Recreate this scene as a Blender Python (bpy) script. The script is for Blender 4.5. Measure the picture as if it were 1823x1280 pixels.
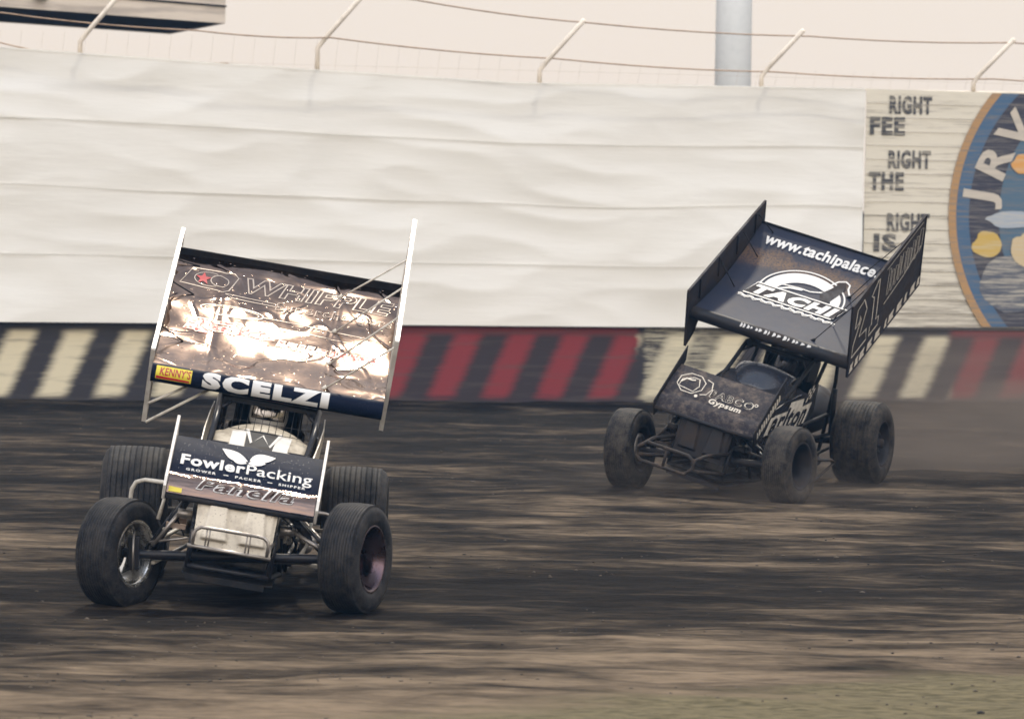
import bpy, bmesh, math, random
from mathutils import Vector, Matrix, noise
R = math.radians
PI = math.pi
scn = bpy.context.scene
for o in list(bpy.data.objects):
    bpy.data.objects.remove(o)
C = scn.collection

# ------------------------------------------------------------------ camera
cam_d = bpy.data.cameras.new("camera")
cam = bpy.data.objects.new("camera", cam_d)
C.objects.link(cam)
cam_d.sensor_width = 36.0
cam_d.lens = 7250.0 / 1823.0 * 36.0
cam_d.clip_start = 0.5
cam_d.clip_end = 3000.0
cam.matrix_world = (Matrix.Translation((0, 0, 2.53)) @ Matrix.Rotation(R(90 - 2.283), 4, 'X')
                    @ Matrix.Rotation(R(1.0), 4, 'Z'))
cam_d.dof.use_dof = True
cam_d.dof.focus_distance = 29.0
cam_d.dof.aperture_fstop = 4.0
scn.camera = cam

# ------------------------------------------------------------------ sky and sun
SUN_EL, SUN_AZ = R(57), R(13)       # azimuth measured from +Y towards +X
world = bpy.data.worlds.new("World")
scn.world = world
world.use_nodes = True
wn = world.node_tree
wn.nodes.clear()
wo = wn.nodes.new('ShaderNodeOutputWorld')
bg = wn.nodes.new('ShaderNodeBackground')
sky = wn.nodes.new('ShaderNodeTexSky')
sky.sky_type = 'NISHITA'
sky.sun_disc = False
sky.sun_elevation = SUN_EL
sky.sun_rotation = SUN_AZ
sky.dust_density = 3.0
# a bright thin overcast veil mixed over the clear sky, brighter towards the zenith
tc = wn.nodes.new('ShaderNodeTexCoord')
sep = wn.nodes.new('ShaderNodeSeparateXYZ')
wn.links.new(tc.outputs['Generated'], sep.inputs[0])
ramp = wn.nodes.new('ShaderNodeValToRGB')
wn.links.new(sep.outputs['Z'], ramp.inputs[0])
cr = ramp.color_ramp
cr.elements[0].position = 0.0
cr.elements[0].color = (0.67, 0.585, 0.51, 1)
cr.elements[1].position = 1.0
cr.elements[1].color = (0.46, 0.54, 0.68, 1)
e = cr.elements.new(0.12); e.color = (0.69, 0.61, 0.53, 1)
e = cr.elements.new(0.4); e.color = (0.85, 0.79, 0.735, 1)
vm = wn.nodes.new('ShaderNodeVectorMath'); vm.operation = 'SCALE'
wn.links.new(ramp.outputs[0], vm.inputs[0])
# added fill: sky brightened behind the camera to lift tarps and car fronts
mr_ = wn.nodes.new('ShaderNodeMapRange')
wn.links.new(sep.outputs['Y'], mr_.inputs['Value'])
mr_.inputs['From Min'].default_value = 0.1; mr_.inputs['From Max'].default_value = -0.7
mr_.inputs['To Min'].default_value = 10.5; mr_.inputs['To Max'].default_value = 28.0
# added dimming: low sky behind the camera darkened so black surfaces stay dark
def wmath(op, a, b=None):
    n = wn.nodes.new('ShaderNodeMath'); n.operation = op
    for i, v in enumerate((a, b)):
        if v is None: continue
        if hasattr(v, 'is_linked'): wn.links.new(v, n.inputs[i])
        else: n.inputs[i].default_value = v
    return n.outputs[0]
def wramp(v, lo, hi):
    n = wn.nodes.new('ShaderNodeMapRange'); n.interpolation_type = 'SMOOTHSTEP'
    wn.links.new(v, n.inputs['Value']); n.inputs['From Min'].default_value = lo; n.inputs['From Max'].default_value = hi
    return n.outputs[0]
low = wmath('MULTIPLY', wmath('SUBTRACT', 1.0, wramp(sep.outputs['Z'], 0.10, 0.36)), wmath('SUBTRACT', 1.0, wramp(sep.outputs['Y'], -0.35, 0.1)))
scl = wmath('MULTIPLY', mr_.outputs[0], wmath('SUBTRACT', 1.0, wmath('MULTIPLY', low, 0.72)))
wn.links.new(scl, vm.inputs['Scale'])
mx = wn.nodes.new('ShaderNodeMix'); mx.data_type = 'RGBA'
mx.inputs['Factor'].default_value = 0.93
wn.links.new(sky.outputs[0], mx.inputs['A'])
wn.links.new(vm.outputs[0], mx.inputs['B'])
wn.links.new(mx.outputs['Result'], bg.inputs['Color'])
bg.inputs['Strength'].default_value = 0.1
wn.links.new(bg.outputs[0], wo.inputs['Surface'])

sun_d = bpy.data.lights.new("sun", 'SUN')
sun_d.energy = 2.2
sun_d.angle = R(4)
sun_d.color = (1.0, 0.90, 0.74)
sun = bpy.data.objects.new("sun", sun_d)
C.objects.link(sun)
sdir = Vector((math.sin(SUN_AZ) * math.cos(SUN_EL), math.cos(SUN_AZ) * math.cos(SUN_EL), math.sin(SUN_EL)))
sun.rotation_euler = sdir.to_track_quat('Z', 'Y').to_euler()
sun.location = (10, 60, 60)

scn.view_settings.view_transform = 'Standard'
scn.view_settings.look = 'None'
scn.view_settings.gamma = 1
scn.view_settings.exposure = 0.42
scn.render.engine = 'CYCLES'

# ------------------------------------------------------------------ materials
def mat(name):
    m = bpy.data.materials.new(name)
    m.use_nodes = True
    nt = m.node_tree
    nt.nodes.clear()
    out = nt.nodes.new('ShaderNodeOutputMaterial')
    p = nt.nodes.new('ShaderNodeBsdfPrincipled')
    nt.links.new(p.outputs[0], out.inputs['Surface'])
    return m, nt, p, out

def nd(nt, t, **kw):
    n = nt.nodes.new(t)
    for k, v in kw.items():
        if k.startswith('i_'):
            n.inputs[k[2:].replace('_', ' ')].default_value = v
        else:
            setattr(n, k, v)
    return n

def coords(nt, scale=(1, 1, 1), kind='Object'):
    t = nt.nodes.new('ShaderNodeTexCoord')
    mp = nt.nodes.new('ShaderNodeMapping')
    mp.inputs['Scale'].default_value = scale
    nt.links.new(t.outputs[kind], mp.inputs[0])
    return mp.outputs[0]

def mixc(nt, fac, a, b):
    n = nt.nodes.new('ShaderNodeMix'); n.data_type = 'RGBA'
    for sock, v in (('Factor', fac), ('A', a), ('B', b)):
        if hasattr(v, 'is_linked'):
            nt.links.new(v, n.inputs[sock])
        else:
            n.inputs[sock].default_value = v if sock == 'Factor' or len(v) == 4 else (*v, 1)
    return n.outputs['Result']

def math_(nt, op, a, b=None, c=None):
    n = nt.nodes.new('ShaderNodeMath'); n.operation = op
    for i, v in enumerate((a, b, c)):
        if v is None: continue
        if hasattr(v, 'is_linked'): nt.links.new(v, n.inputs[i])
        else: n.inputs[i].default_value = v
    return n.outputs[0]

def smooth(nt, v, lo, hi):
    n = nt.nodes.new('ShaderNodeMapRange'); n.interpolation_type = 'SMOOTHSTEP'
    nt.links.new(v, n.inputs['Value'])
    n.inputs['From Min'].default_value = lo; n.inputs['From Max'].default_value = hi
    return n.outputs[0]

def noise_(nt, vec, scale, detail=4, rough=0.6, out='Fac'):
    n = nd(nt, 'ShaderNodeTexNoise', i_Scale=scale, i_Detail=detail, i_Roughness=rough)
    nt.links.new(vec, n.inputs['Vector'])
    return n.outputs[out]

def bump(nt, p, h, strength, dist=0.01):
    b = nd(nt, 'ShaderNodeBump', i_Strength=strength, i_Distance=dist)
    nt.links.new(h, b.inputs['Height'])
    nt.links.new(b.outputs[0], p.inputs['Normal'])

def paint(name, col, rough=0.35, metal=0.0, dirt=0.25, dcol=(0.10, 0.075, 0.055), spec=0.5, coat=0.0, dscale=9.0, spots=0.0):
    """painted or plated surface with mud film and specks"""
    m, nt, p, out = mat(name)
    v = coords(nt)
    n1 = noise_(nt, v, dscale, 6, 0.65)
    n2 = noise_(nt, v, dscale * 9, 3, 0.6)
    f = math_(nt, 'MULTIPLY', smooth(nt, n1, 0.42, 0.72), dirt * 1.6)
    if spots > 0:
        sp = smooth(nt, n2, 0.60, 0.68)
        f = math_(nt, 'MAXIMUM', f, math_(nt, 'MULTIPLY', sp, spots))
    f = math_(nt, 'MINIMUM', f, 1.0)
    nt.links.new(mixc(nt, f, col, dcol), p.inputs['Base Color'])
    rr = math_(nt, 'ADD', math_(nt, 'MULTIPLY', f, 0.55), rough)
    nt.links.new(math_(nt, 'MINIMUM', rr, 0.95), p.inputs['Roughness'])
    mm = math_(nt, 'MULTIPLY', math_(nt, 'SUBTRACT', 1.0, f), metal)
    nt.links.new(mm, p.inputs['Metallic'])
    p.inputs['Specular IOR Level'].default_value = spec
    p.inputs['Coat Weight'].default_value = coat
    bump(nt, p, n2, 0.25, 0.002)
    return m

def plain(name, col, rough=0.5, metal=0.0, spec=0.5):
    return paint(name, col, rough, metal, 0.12, spec=spec)

M = {}
M['black'] = paint('black_powder_coat', (0.012, 0.013, 0.018), 0.34, dirt=0.12, spec=0.3)
M['matte_black'] = paint('matte_black', (0.010, 0.011, 0.014), 0.6, dirt=0.15, spec=0.2)
M['navy'] = paint('navy_vinyl', (0.005, 0.009, 0.024), 0.48, spec=0.05, dirt=0.0, spots=0.08, dcol=(0.15, 0.15, 0.16))
M['cream'] = paint('cream_bodywork', (0.76, 0.69, 0.57), 0.35, dirt=0.25, dcol=(0.16, 0.12, 0.09), spots=0.55)
M['white'] = paint('white_decal', (0.66, 0.65, 0.63), 0.5, dirt=0.05, dcol=(0.3, 0.25, 0.2))
M['board_white'] = paint('white_sideboard', (0.78, 0.75, 0.70), 0.35, dirt=0.22, dcol=(0.25, 0.2, 0.16), spots=0.35)
M['dark_bronze'] = paint('dark_bronze_vinyl', (0.07, 0.045, 0.040), 0.4, spec=0.1, dirt=0.1)
M['hood_cream'] = paint('dusty_shaded_cream_hood', (0.42, 0.37, 0.29), 0.5, dirt=0.4, dcol=(0.14, 0.11, 0.08), spots=0.5, spec=0.2)  # dusty cream with shade put into its base; the paint itself matches the nose
M['hood_white'] = paint('shaded_white_number', (0.52, 0.50, 0.47), 0.5, dirt=0.1, spec=0.2)  # number white, darkened in its base like the hood to hold down top light
M['muddy_white'] = paint('mud_splashed_white', (0.74, 0.70, 0.62), 0.6, dirt=0.25, dcol=(0.06, 0.045, 0.035), spots=0.5, dscale=18)
M['muddy_line'] = paint('mud_dulled_outline', (0.72, 0.66, 0.56), 0.7, dirt=0.3, dcol=(0.07, 0.055, 0.045), spots=0.5, dscale=26)
M['red'] = paint('red_decal', (0.45, 0.035, 0.04), 0.35, dirt=0.08)
M['yellow'] = paint('yellow_decal', (0.75, 0.62, 0.05), 0.4, dirt=0.1)
M['chrome'] = paint('polished_aluminium', (0.72, 0.70, 0.66), 0.16, 1.0, dirt=0.25, dcol=(0.05, 0.04, 0.035), spots=0.3)
M['steel'] = paint('dull_steel', (0.35, 0.32, 0.29), 0.35, 0.9, dirt=0.35, dcol=(0.07, 0.05, 0.04))
M['tube_white'] = paint('cream_powder_coat_tube', (0.62, 0.58, 0.50), 0.4, dirt=0.35, dcol=(0.12, 0.08, 0.05), spots=0.5)
M['rim_dark'] = paint('dark_anodised_rim', (0.10, 0.07, 0.08), 0.22, 1.0, dirt=0.3, dcol=(0.03, 0.025, 0.02))
M['muddy'] = paint('mud_caked_black_paint', (0.010, 0.010, 0.014), 0.5, dirt=0.62, dcol=(0.045, 0.034, 0.028), spec=0.3, spots=0.4, dscale=4)
M['muddy_wing'] = paint('dirty_dark_vinyl', (0.020, 0.019, 0.026), 0.6, dirt=0.5, dcol=(0.060, 0.045, 0.036), spec=0.25, spots=0.3, dscale=5)
M['muddy_tube'] = paint('mud_caked_tube', (0.022, 0.020, 0.020), 0.6, dirt=0.8, dcol=(0.075, 0.056, 0.045), spec=0.2, spots=0.5, dscale=14)
M['glossy_black'] = paint('glossy_black_plastic', (0.02, 0.022, 0.03), 0.2, dirt=0.12, dcol=(0.08, 0.06, 0.05), spec=0.6)
M['engine'] = paint('cast_aluminium_engine', (0.25, 0.24, 0.23), 0.45, 0.8, dirt=0.4, dcol=(0.04, 0.03, 0.025))
M['dusty_wing'] = paint('dust_speckled_vinyl', (0.026, 0.024, 0.030), 0.7, dirt=0.62, dcol=(0.14, 0.115, 0.098), spots=0.75, dscale=11, spec=0.15)
M['brass'] = paint('tan_mud_seat', (0.3, 0.22, 0.17), 0.6, dirt=0.3)
M['suit'] = paint('dark_racing_suit', (0.03, 0.03, 0.04), 0.8, dirt=0.05)
M['suit_red'] = paint('red_helmet_paint', (0.50, 0.03, 0.04), 0.25, dirt=0.05)
M['helmet'] = paint('white_helmet_paint', (0.82, 0.79, 0.74), 0.18, dirt=0.1)
M['visor'] = paint('mirrored_visor', (0.75, 0.70, 0.66), 0.06, 1.0, dirt=0.03)
M['dark_visor'] = paint('dark_tinted_visor', (0.05, 0.05, 0.06), 0.08, 0.5, dirt=0.03)
M['glove'] = paint('black_glove', (0.02, 0.02, 0.022), 0.85, dirt=0.05)

def mirror_foil():
    m, nt, p, out = mat('dimpled_mirror_foil')
    v = coords(nt)
    vs = coords(nt, (1.0, 2.0, 2.0))
    vo = nd(nt, 'ShaderNodeTexVoronoi', i_Scale=17.0, i_Randomness=1.0)
    nt.links.new(vs, vo.inputs['Vector'])
    dim = smooth(nt, vo.outputs['Distance'], 0.0, 0.20)
    big = noise_(nt, v, 2.3, 1, 0.4)
    mid = noise_(nt, v, 9.0, 3, 0.6)
    rid = math_(nt, 'ABSOLUTE', math_(nt, 'SUBTRACT', noise_(nt, v, 2.6, 1, 0.4), 0.5))
    rid = smooth(nt, rid, 0.0, 0.035)
    h = math_(nt, 'ADD', math_(nt, 'MULTIPLY', dim, 0.042), math_(nt, 'MULTIPLY', big, 1.0))
    h = math_(nt, 'ADD', h, math_(nt, 'MULTIPLY', mid, 0.018))
    h = math_(nt, 'ADD', h, math_(nt, 'MULTIPLY', rid, 0.05))
    bump(nt, p, h, 1.0, 0.055)
    f = smooth(nt, noise_(nt, v, 7, 5, 0.6), 0.40, 0.75)
    nt.links.new(mixc(nt, f, (0.21, 0.148, 0.118), (0.35, 0.245, 0.185)), p.inputs['Base Color'])
    p.inputs['Metallic'].default_value = 1.0
    p.inputs['Roughness'].default_value = 0.13
    return m
M['foil'] = mirror_foil()
M['faint'] = paint('faint_silver_vinyl', (0.40, 0.34, 0.29), 0.35, 0.45, dirt=0.15, dcol=(0.3, 0.2, 0.16))

def foil_gold():
    m, nt, p, out = mat('glossy_brown_foil')
    v = coords(nt)
    vs = coords(nt, (0.8, 5.0, 5.0)); h = math_(nt, 'ADD', math_(nt, 'MULTIPLY', noise_(nt, vs, 3.0, 2), 0.45), math_(nt, 'MULTIPLY', noise_(nt, v, 45, 2), 0.05))
    bump(nt, p, h, 1.0, 0.03)
    p.inputs['Base Color'].default_value = (0.20, 0.14, 0.115, 1)
    p.inputs['Metallic'].default_value = 0.95
    p.inputs['Roughness'].default_value = 0.13
    return m
M['foil2'] = foil_gold()

def rubber(name, dust, dcol):
    m, nt, p, out = mat(name)
    v = coords(nt); vr = coords(nt, (1, 1, 1))
    n = noise_(nt, v, 11, 6, 0.7)
    n2 = noise_(nt, v, 110, 3, 0.7)
    f = math_(nt, 'MULTIPLY', smooth(nt, math_(nt, 'ADD', n, math_(nt, 'MULTIPLY', math_(nt, 'SUBTRACT', n2, 0.5), 0.5)), 0.30, 0.72), dust)
    nt.links.new(mixc(nt, f, (0.005, 0.0065, 0.010), dcol), p.inputs['Base Color'])
    p.inputs['Roughness'].default_value = 0.66
    p.inputs['Specular IOR Level'].default_value = 0.2
    bump(nt, p, n2, 0.4, 0.003)
    return m
M['rubber'] = rubber('grooved_rubber', 0.8, (0.052, 0.046, 0.042))
M['rubber_dusty'] = rubber('dusty_rubber', 0.85, (0.078, 0.064, 0.050))

def wing_dirty():
    m, nt, p, out = mat('dust_swept_dark_wing')
    t = nt.nodes.new('ShaderNodeUVMap'); t.uv_map = 'UVMap'
    s = nt.nodes.new('ShaderNodeSeparateXYZ'); nt.links.new(t.outputs[0], s.inputs[0])
    v = coords(nt)
    n = noise_(nt, v, 5, 6, 0.65); n2 = noise_(nt, v, 60, 3, 0.7)
    band = math_(nt, 'ABSOLUTE', math_(nt, 'SUBTRACT', s.outputs['Y'], math_(nt, 'ADD', 0.72, math_(nt, 'MULTIPLY', math_(nt, 'SUBTRACT', n, 0.5), 0.25))))
    band = math_(nt, 'SUBTRACT', 1.0, smooth(nt, band, 0.02, 0.13))
    band = math_(nt, 'MULTIPLY', band, smooth(nt, n2, 0.30, 0.62))
    film = math_(nt, 'MULTIPLY', smooth(nt, n, 0.35, 0.8), 0.5)
    base = mixc(nt, film, (0.020, 0.025, 0.046), (0.058, 0.048, 0.050))
    nt.links.new(mixc(nt, math_(nt, 'MULTIPLY', band, 0.9), base, (0.15, 0.090, 0.052)), p.inputs['Base Color'])
    p.inputs['Roughness'].default_value = 0.62
    p.inputs['Specular IOR Level'].default_value = 0.25
    bump(nt, p, n2, 0.3, 0.003)
    return m
M['wing2'] = wing_dirty()

# ------------------------------------------------------------------ mesh helpers
class MB:
    def __init__(s):
        s.v = []; s.f = []; s.m = []; s.sm = []; s.mats = []; s.uv = None
    def mi(s, m):
        if m not in s.mats: s.mats.append(m)
        return s.mats.index(m)
    def add(s, vs, fs, m=None, smooth_=False):
        o = len(s.v); s.v += [tuple(v) for v in vs]
        k = s.mi(m) if m else 0
        for f in fs:
            s.f.append(tuple(i + o for i in f)); s.m.append(k); s.sm.append(smooth_)
        return s
    def box(s, x0, x1, y0, y1, z0, z1, m=None, mt=None):
        vs = [(x, y, z) for x in (x0, x1) for y in (y0, y1) for z in (z0, z1)]
        if mt: vs = [tuple(mt @ Vector(v)) for v in vs]
        return s.add(vs, [(0, 1, 3, 2), (4, 6, 7, 5), (0, 4, 5, 1), (2, 3, 7, 6), (0, 2, 6, 4), (1, 5, 7, 3)], m)
    def bar(s, a, b, w, h, m=None, up=(0, 0, 1)):
        a = Vector(a); b = Vector(b); d = (b - a).normalized()
        u = Vector(up)
        if abs(d.dot(u)) > 0.95: u = Vector((0, 1, 0))
        x = d.cross(u).normalized(); z = x.cross(d).normalized()
        vs = [p + x * sx * w / 2 + z * sz * h / 2 for p in (a, b) for sx, sz in ((-1, -1), (1, -1), (1, 1), (-1, 1))]
        return s.add(vs, [(0, 3, 2, 1), (4, 5, 6, 7), (0, 1, 5, 4), (1, 2, 6, 5), (2, 3, 7, 6), (3, 0, 4, 7)], m)
    def tube(s, pts, r, m=None, n=10, caps=True):
        pts = [Vector(p) for p in pts]
        rs = r if isinstance(r, (list, tuple)) else [r] * len(pts)
        vs = []; fs = []
        prev = None
        for i, p in enumerate(pts):
            if i == 0: d = pts[1] - p
            elif i == len(pts) - 1: d = p - pts[i - 1]
            else: d = (pts[i + 1] - p).normalized() + (p - pts[i - 1]).normalized()
            d.normalize()
            if prev is None:
                u = Vector((0, 0, 1)) if abs(d.z) < 0.9 else Vector((1, 0, 0))
                x = d.cross(u).normalized()
            else:
                x = (prev - d * prev.dot(d)).normalized()
            prev = x
            y = d.cross(x)
            for k in range(n):
                a = 2 * PI * k / n
                vs.append(p + (x * math.cos(a) + y * math.sin(a)) * rs[i])
        for i in range(len(pts) - 1):
            for k in range(n):
                fs.append((i * n + k, i * n + (k + 1) % n, (i + 1) * n + (k + 1) % n, (i + 1) * n + k))
        if caps:
            fs.append(tuple(range(n - 1, -1, -1)))
            fs.append(tuple((len(pts) - 1) * n + k for k in range(n)))
        return s.add(vs, fs, m, True)
    def lathe(s, prof, c, axis='X', n=48, m=None, close=False):
        """prof: list of (axial, radius)"""
        vs = []; fs = []; L = len(prof)
        for k in range(n):
            a = 2 * PI * k / n
            for (u, r) in prof:
                q = (u, r * math.cos(a), r * math.sin(a))
                if axis == 'Y': q = (q[1], q[0], q[2])
                if axis == 'Z': q = (q[1], q[2], q[0])
                vs.append((q[0] + c[0], q[1] + c[1], q[2] + c[2]))
        for k in range(n):
            for i in range(L - 1 if not close else L):
                j = (i + 1) % L; k2 = (k + 1) % n
                fs.append((k * L + i, k * L + j, k2 * L + j, k2 * L + i))
        return s.add(vs, fs, m, True)
    def loft(s, rings, m=None, closed=True, caps=False, sm=True):
        n = len(rings[0]); vs = [p for r in rings for p in r]; fs = []
        for i in range(len(rings) - 1):
            for k in range(n if closed else n - 1):
                fs.append((i * n + k, i * n + (k + 1) % n, (i + 1) * n + (k + 1) % n, (i + 1) * n + k))
        s.add(vs, fs, m, sm)
        if caps:
            s.add(rings[0], [tuple(range(n - 1, -1, -1))], m); s.add(rings[-1], [tuple(range(n))], m)
        return s
    def grid(s, nu, nv, f, m=None, sm=True, flip=False):
        vs = [f(i / nu, j / nv) for j in range(nv + 1) for i in range(nu + 1)]
        w = nu + 1
        fs = [(j * w + i, j * w + i + 1, (j + 1) * w + i + 1, (j + 1) * w + i) for j in range(nv) for i in range(nu)]
        if flip: fs = [t[::-1] for t in fs]
        return s.add(vs, fs, m, sm)
    def prism(s, poly, t, fn, m=None):
        """poly: list of (a,b), extruded over thickness t; fn(a,b,c)->point"""
        n = len(poly)
        vs = [fn(a, b, -t / 2) for a, b in poly] + [fn(a, b, t / 2) for a, b in poly]
        fs = [tuple(range(n - 1, -1, -1)), tuple(range(n, 2 * n))]
        fs += [(i, (i + 1) % n, n + (i + 1) % n, n + i) for i in range(n)]
        return s.add(vs, fs, m)
    def build(s, name, m, parent=None, mw=None, bevel=0, auto=True, solid=0):
        me = bpy.data.meshes.new(name)
        me.from_pydata(s.v, [], s.f)
        mats = s.mats if s.mats else []
        if not mats: me.materials.append(m)
        else:
            for q in mats: me.materials.append(q if q else m)
        me.polygons.foreach_set('material_index', s.m)
        me.polygons.foreach_set('use_smooth', s.sm)
        me.update()
        ob = bpy.data.objects.new(name, me)
        C.objects.link(ob)
        if parent: ob.parent = parent
        if mw is not None: ob.matrix_local = mw
        if solid:
            md = ob.modifiers.new('solid', 'SOLIDIFY'); md.thickness = solid; md.offset = 0
        if bevel:
            md = ob.modifiers.new('bev', 'BEVEL'); md.width = bevel; md.segments = 2; md.limit_method = 'ANGLE'
        return ob

def tag(o, label=None, cat=None, group=None, kind=None):
    if label: o['label'] = label
    if cat: o['category'] = cat
    if group: o['group'] = group
    if kind: o['kind'] = kind
    return o

def empty(name, loc, rz=0):
    o = bpy.data.objects.new(name, None)
    o.location = loc; o.rotation_euler = (0, 0, rz); o.empty_display_size = 0.2
    C.objects.link(o)
    return o

# ---- flat decal art: lists of (verts2d, faces)
def text2d(body, h, bold=0.0, shear=0.0, sx=1.0, spacing=1.0, res=3, width=None):
    cu = bpy.data.curves.new('t', 'FONT')
    cu.body = body; cu.size = 1.0; cu.offset = bold; cu.shear = shear
    cu.align_x = 'CENTER'; cu.resolution_u = res; cu.space_character = spacing + bold * 3.0
    ob = bpy.data.objects.new('t', cu); C.objects.link(ob)
    bpy.context.view_layer.update()
    dg = bpy.context.evaluated_depsgraph_get()
    me = ob.evaluated_get(dg).to_mesh()
    k = h / 0.72
    vs = [((v.co.x) * k * sx, (v.co.y - 0.36) * k) for v in me.vertices]
    fs = [tuple(p.vertices) for p in me.polygons]
    ob.evaluated_get(dg).to_mesh_clear()
    bpy.data.objects.remove(ob); bpy.data.curves.remove(cu)
    if width:
        xs = [v[0] for v in vs]; m0 = (min(xs) + max(xs)) / 2; q = width / (max(xs) - min(xs))
        vs = [((x - m0) * q, y) for x, y in vs]
    return vs, fs

def art(*items):
    V = []; F = []
    for vs, fs in items:
        o = len(V); V += vs; F += [tuple(i + o for i in f) for f in fs]
    return V, F

def shift(a, dx, dy, ang=0, s=1):
    c, q = math.cos(ang), math.sin(ang)
    return [((x * c - y * q) * s + dx, (x * q + y * c) * s + dy) for x, y in a[0]], a[1]

def stroke(pts, w, closed=False):
    n = len(pts); V = []; F = []
    for i in range(n):
        a = pts[(i - 1) % n] if (closed or i > 0) else pts[i]
        b = pts[(i + 1) % n] if (closed or i < n - 1) else pts[i]
        dx, dy = b[0] - a[0], b[1] - a[1]; L = math.hypot(dx, dy) or 1
        nx, ny = -dy / L * w / 2, dx / L * w / 2
        V += [(pts[i][0] + nx, pts[i][1] + ny), (pts[i][0] - nx, pts[i][1] - ny)]
    for i in range(n if closed else n - 1):
        j = (i + 1) % n
        F.append((2 * i, 2 * i + 1, 2 * j + 1, 2 * j))
    return V, F

def poly2(pts): return list(pts), [tuple(range(len(pts)))]

def arc(cx, cy, rx, ry, a0, a1, n=24):
    return [(cx + rx * math.cos(R(a0 + (a1 - a0) * i / n)), cy + ry * math.sin(R(a0 + (a1 - a0) * i / n))) for i in range(n + 1)]

def leaf(cx, cy, L, w, ang):
    """pointed leaf whose base is at (cx,cy)"""
    up = [(L * t, w * math.sin(PI * t ** 0.85) * 0.62) for t in [i / 12 for i in range(13)]]
    dn = [(L * t, -w * math.sin(PI * t) * 0.38) for t in [i / 12 for i in range(11, 0, -1)]]
    return shift(poly2(up + dn), cx, cy, ang)

def decal(name, a, fn, m, parent, cuts=None, label=None, ucuts=None):
    """lay 2-D art on a surface; fn(u, v) -> point; cuts = number of horizontal slices for curved surfaces"""
    bm = bmesh.new()
    vs = [bm.verts.new((x, y, 0)) for x, y in a[0]]
    for f in a[1]:
        try: bm.faces.new([vs[i] for i in f])
        except ValueError: pass
    if cuts:
        ys = [v[1] for v in a[0]]; y0, y1 = min(ys), max(ys)
        for i in range(1, cuts):
            bmesh.ops.bisect_plane(bm, geom=bm.verts[:] + bm.edges[:] + bm.faces[:], plane_co=(0, y0 + (y1 - y0) * i / cuts, 0), plane_no=(0, 1, 0))
    if ucuts:
        xs = [v[0] for v in a[0]]; x0, x1 = min(xs), max(xs)
        for i in range(1, ucuts):
            bmesh.ops.bisect_plane(bm, geom=bm.verts[:] + bm.edges[:] + bm.faces[:], plane_co=(x0 + (x1 - x0) * i / ucuts, 0, 0), plane_no=(1, 0, 0))
    for v in bm.verts: v.co = fn(v.co.x, v.co.y)
    me = bpy.data.meshes.new(name); bm.to_mesh(me); bm.free()
    me.materials.append(m)
    ob = bpy.data.objects.new(name, me); C.objects.link(ob); ob.parent = parent
    if label: ob['label'] = label
    return ob

def lerp(a, b, t): return a + (b - a) * t
def interp(x, xs, ys):
    if x <= xs[0]: return ys[0] + (x - xs[0]) * (ys[1] - ys[0]) / (xs[1] - xs[0])
    for i in range(len(xs) - 1):
        if x <= xs[i + 1]: return lerp(ys[i], ys[i + 1], (x - xs[i]) / (xs[i + 1] - xs[i]))
    return ys[-1] + (x - xs[-1]) * (ys[-1] - ys[-2]) / (xs[-1] - xs[-2])

# ------------------------------------------------------------------ ground
def bumpz(x, y):
    g = lambda cx, cy, a, r: a * math.exp(-((x - cx) ** 2 + (y - cy) ** 2) / (r * r))
    return g(1.02, 35.0, 0.055, 0.8) + g(3.2, 36.8, 0.03, 0.8) - g(2.4, 34.4, 0.02, 0.6)

def ground_z(x, y):
    z = bumpz(x, y)
    # ruts and clods stretched along the direction of travel
    z += 0.042 * (noise.noise(Vector((x * 0.55, y * 2.1, 0.3)))) + 0.016 * noise.noise(Vector((x * 1.6, y * 6.0, 4.1)))
    z += 0.010 * noise.noise(Vector((x * 4.5, y * 13.0, 9.7)))
    return z

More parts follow.
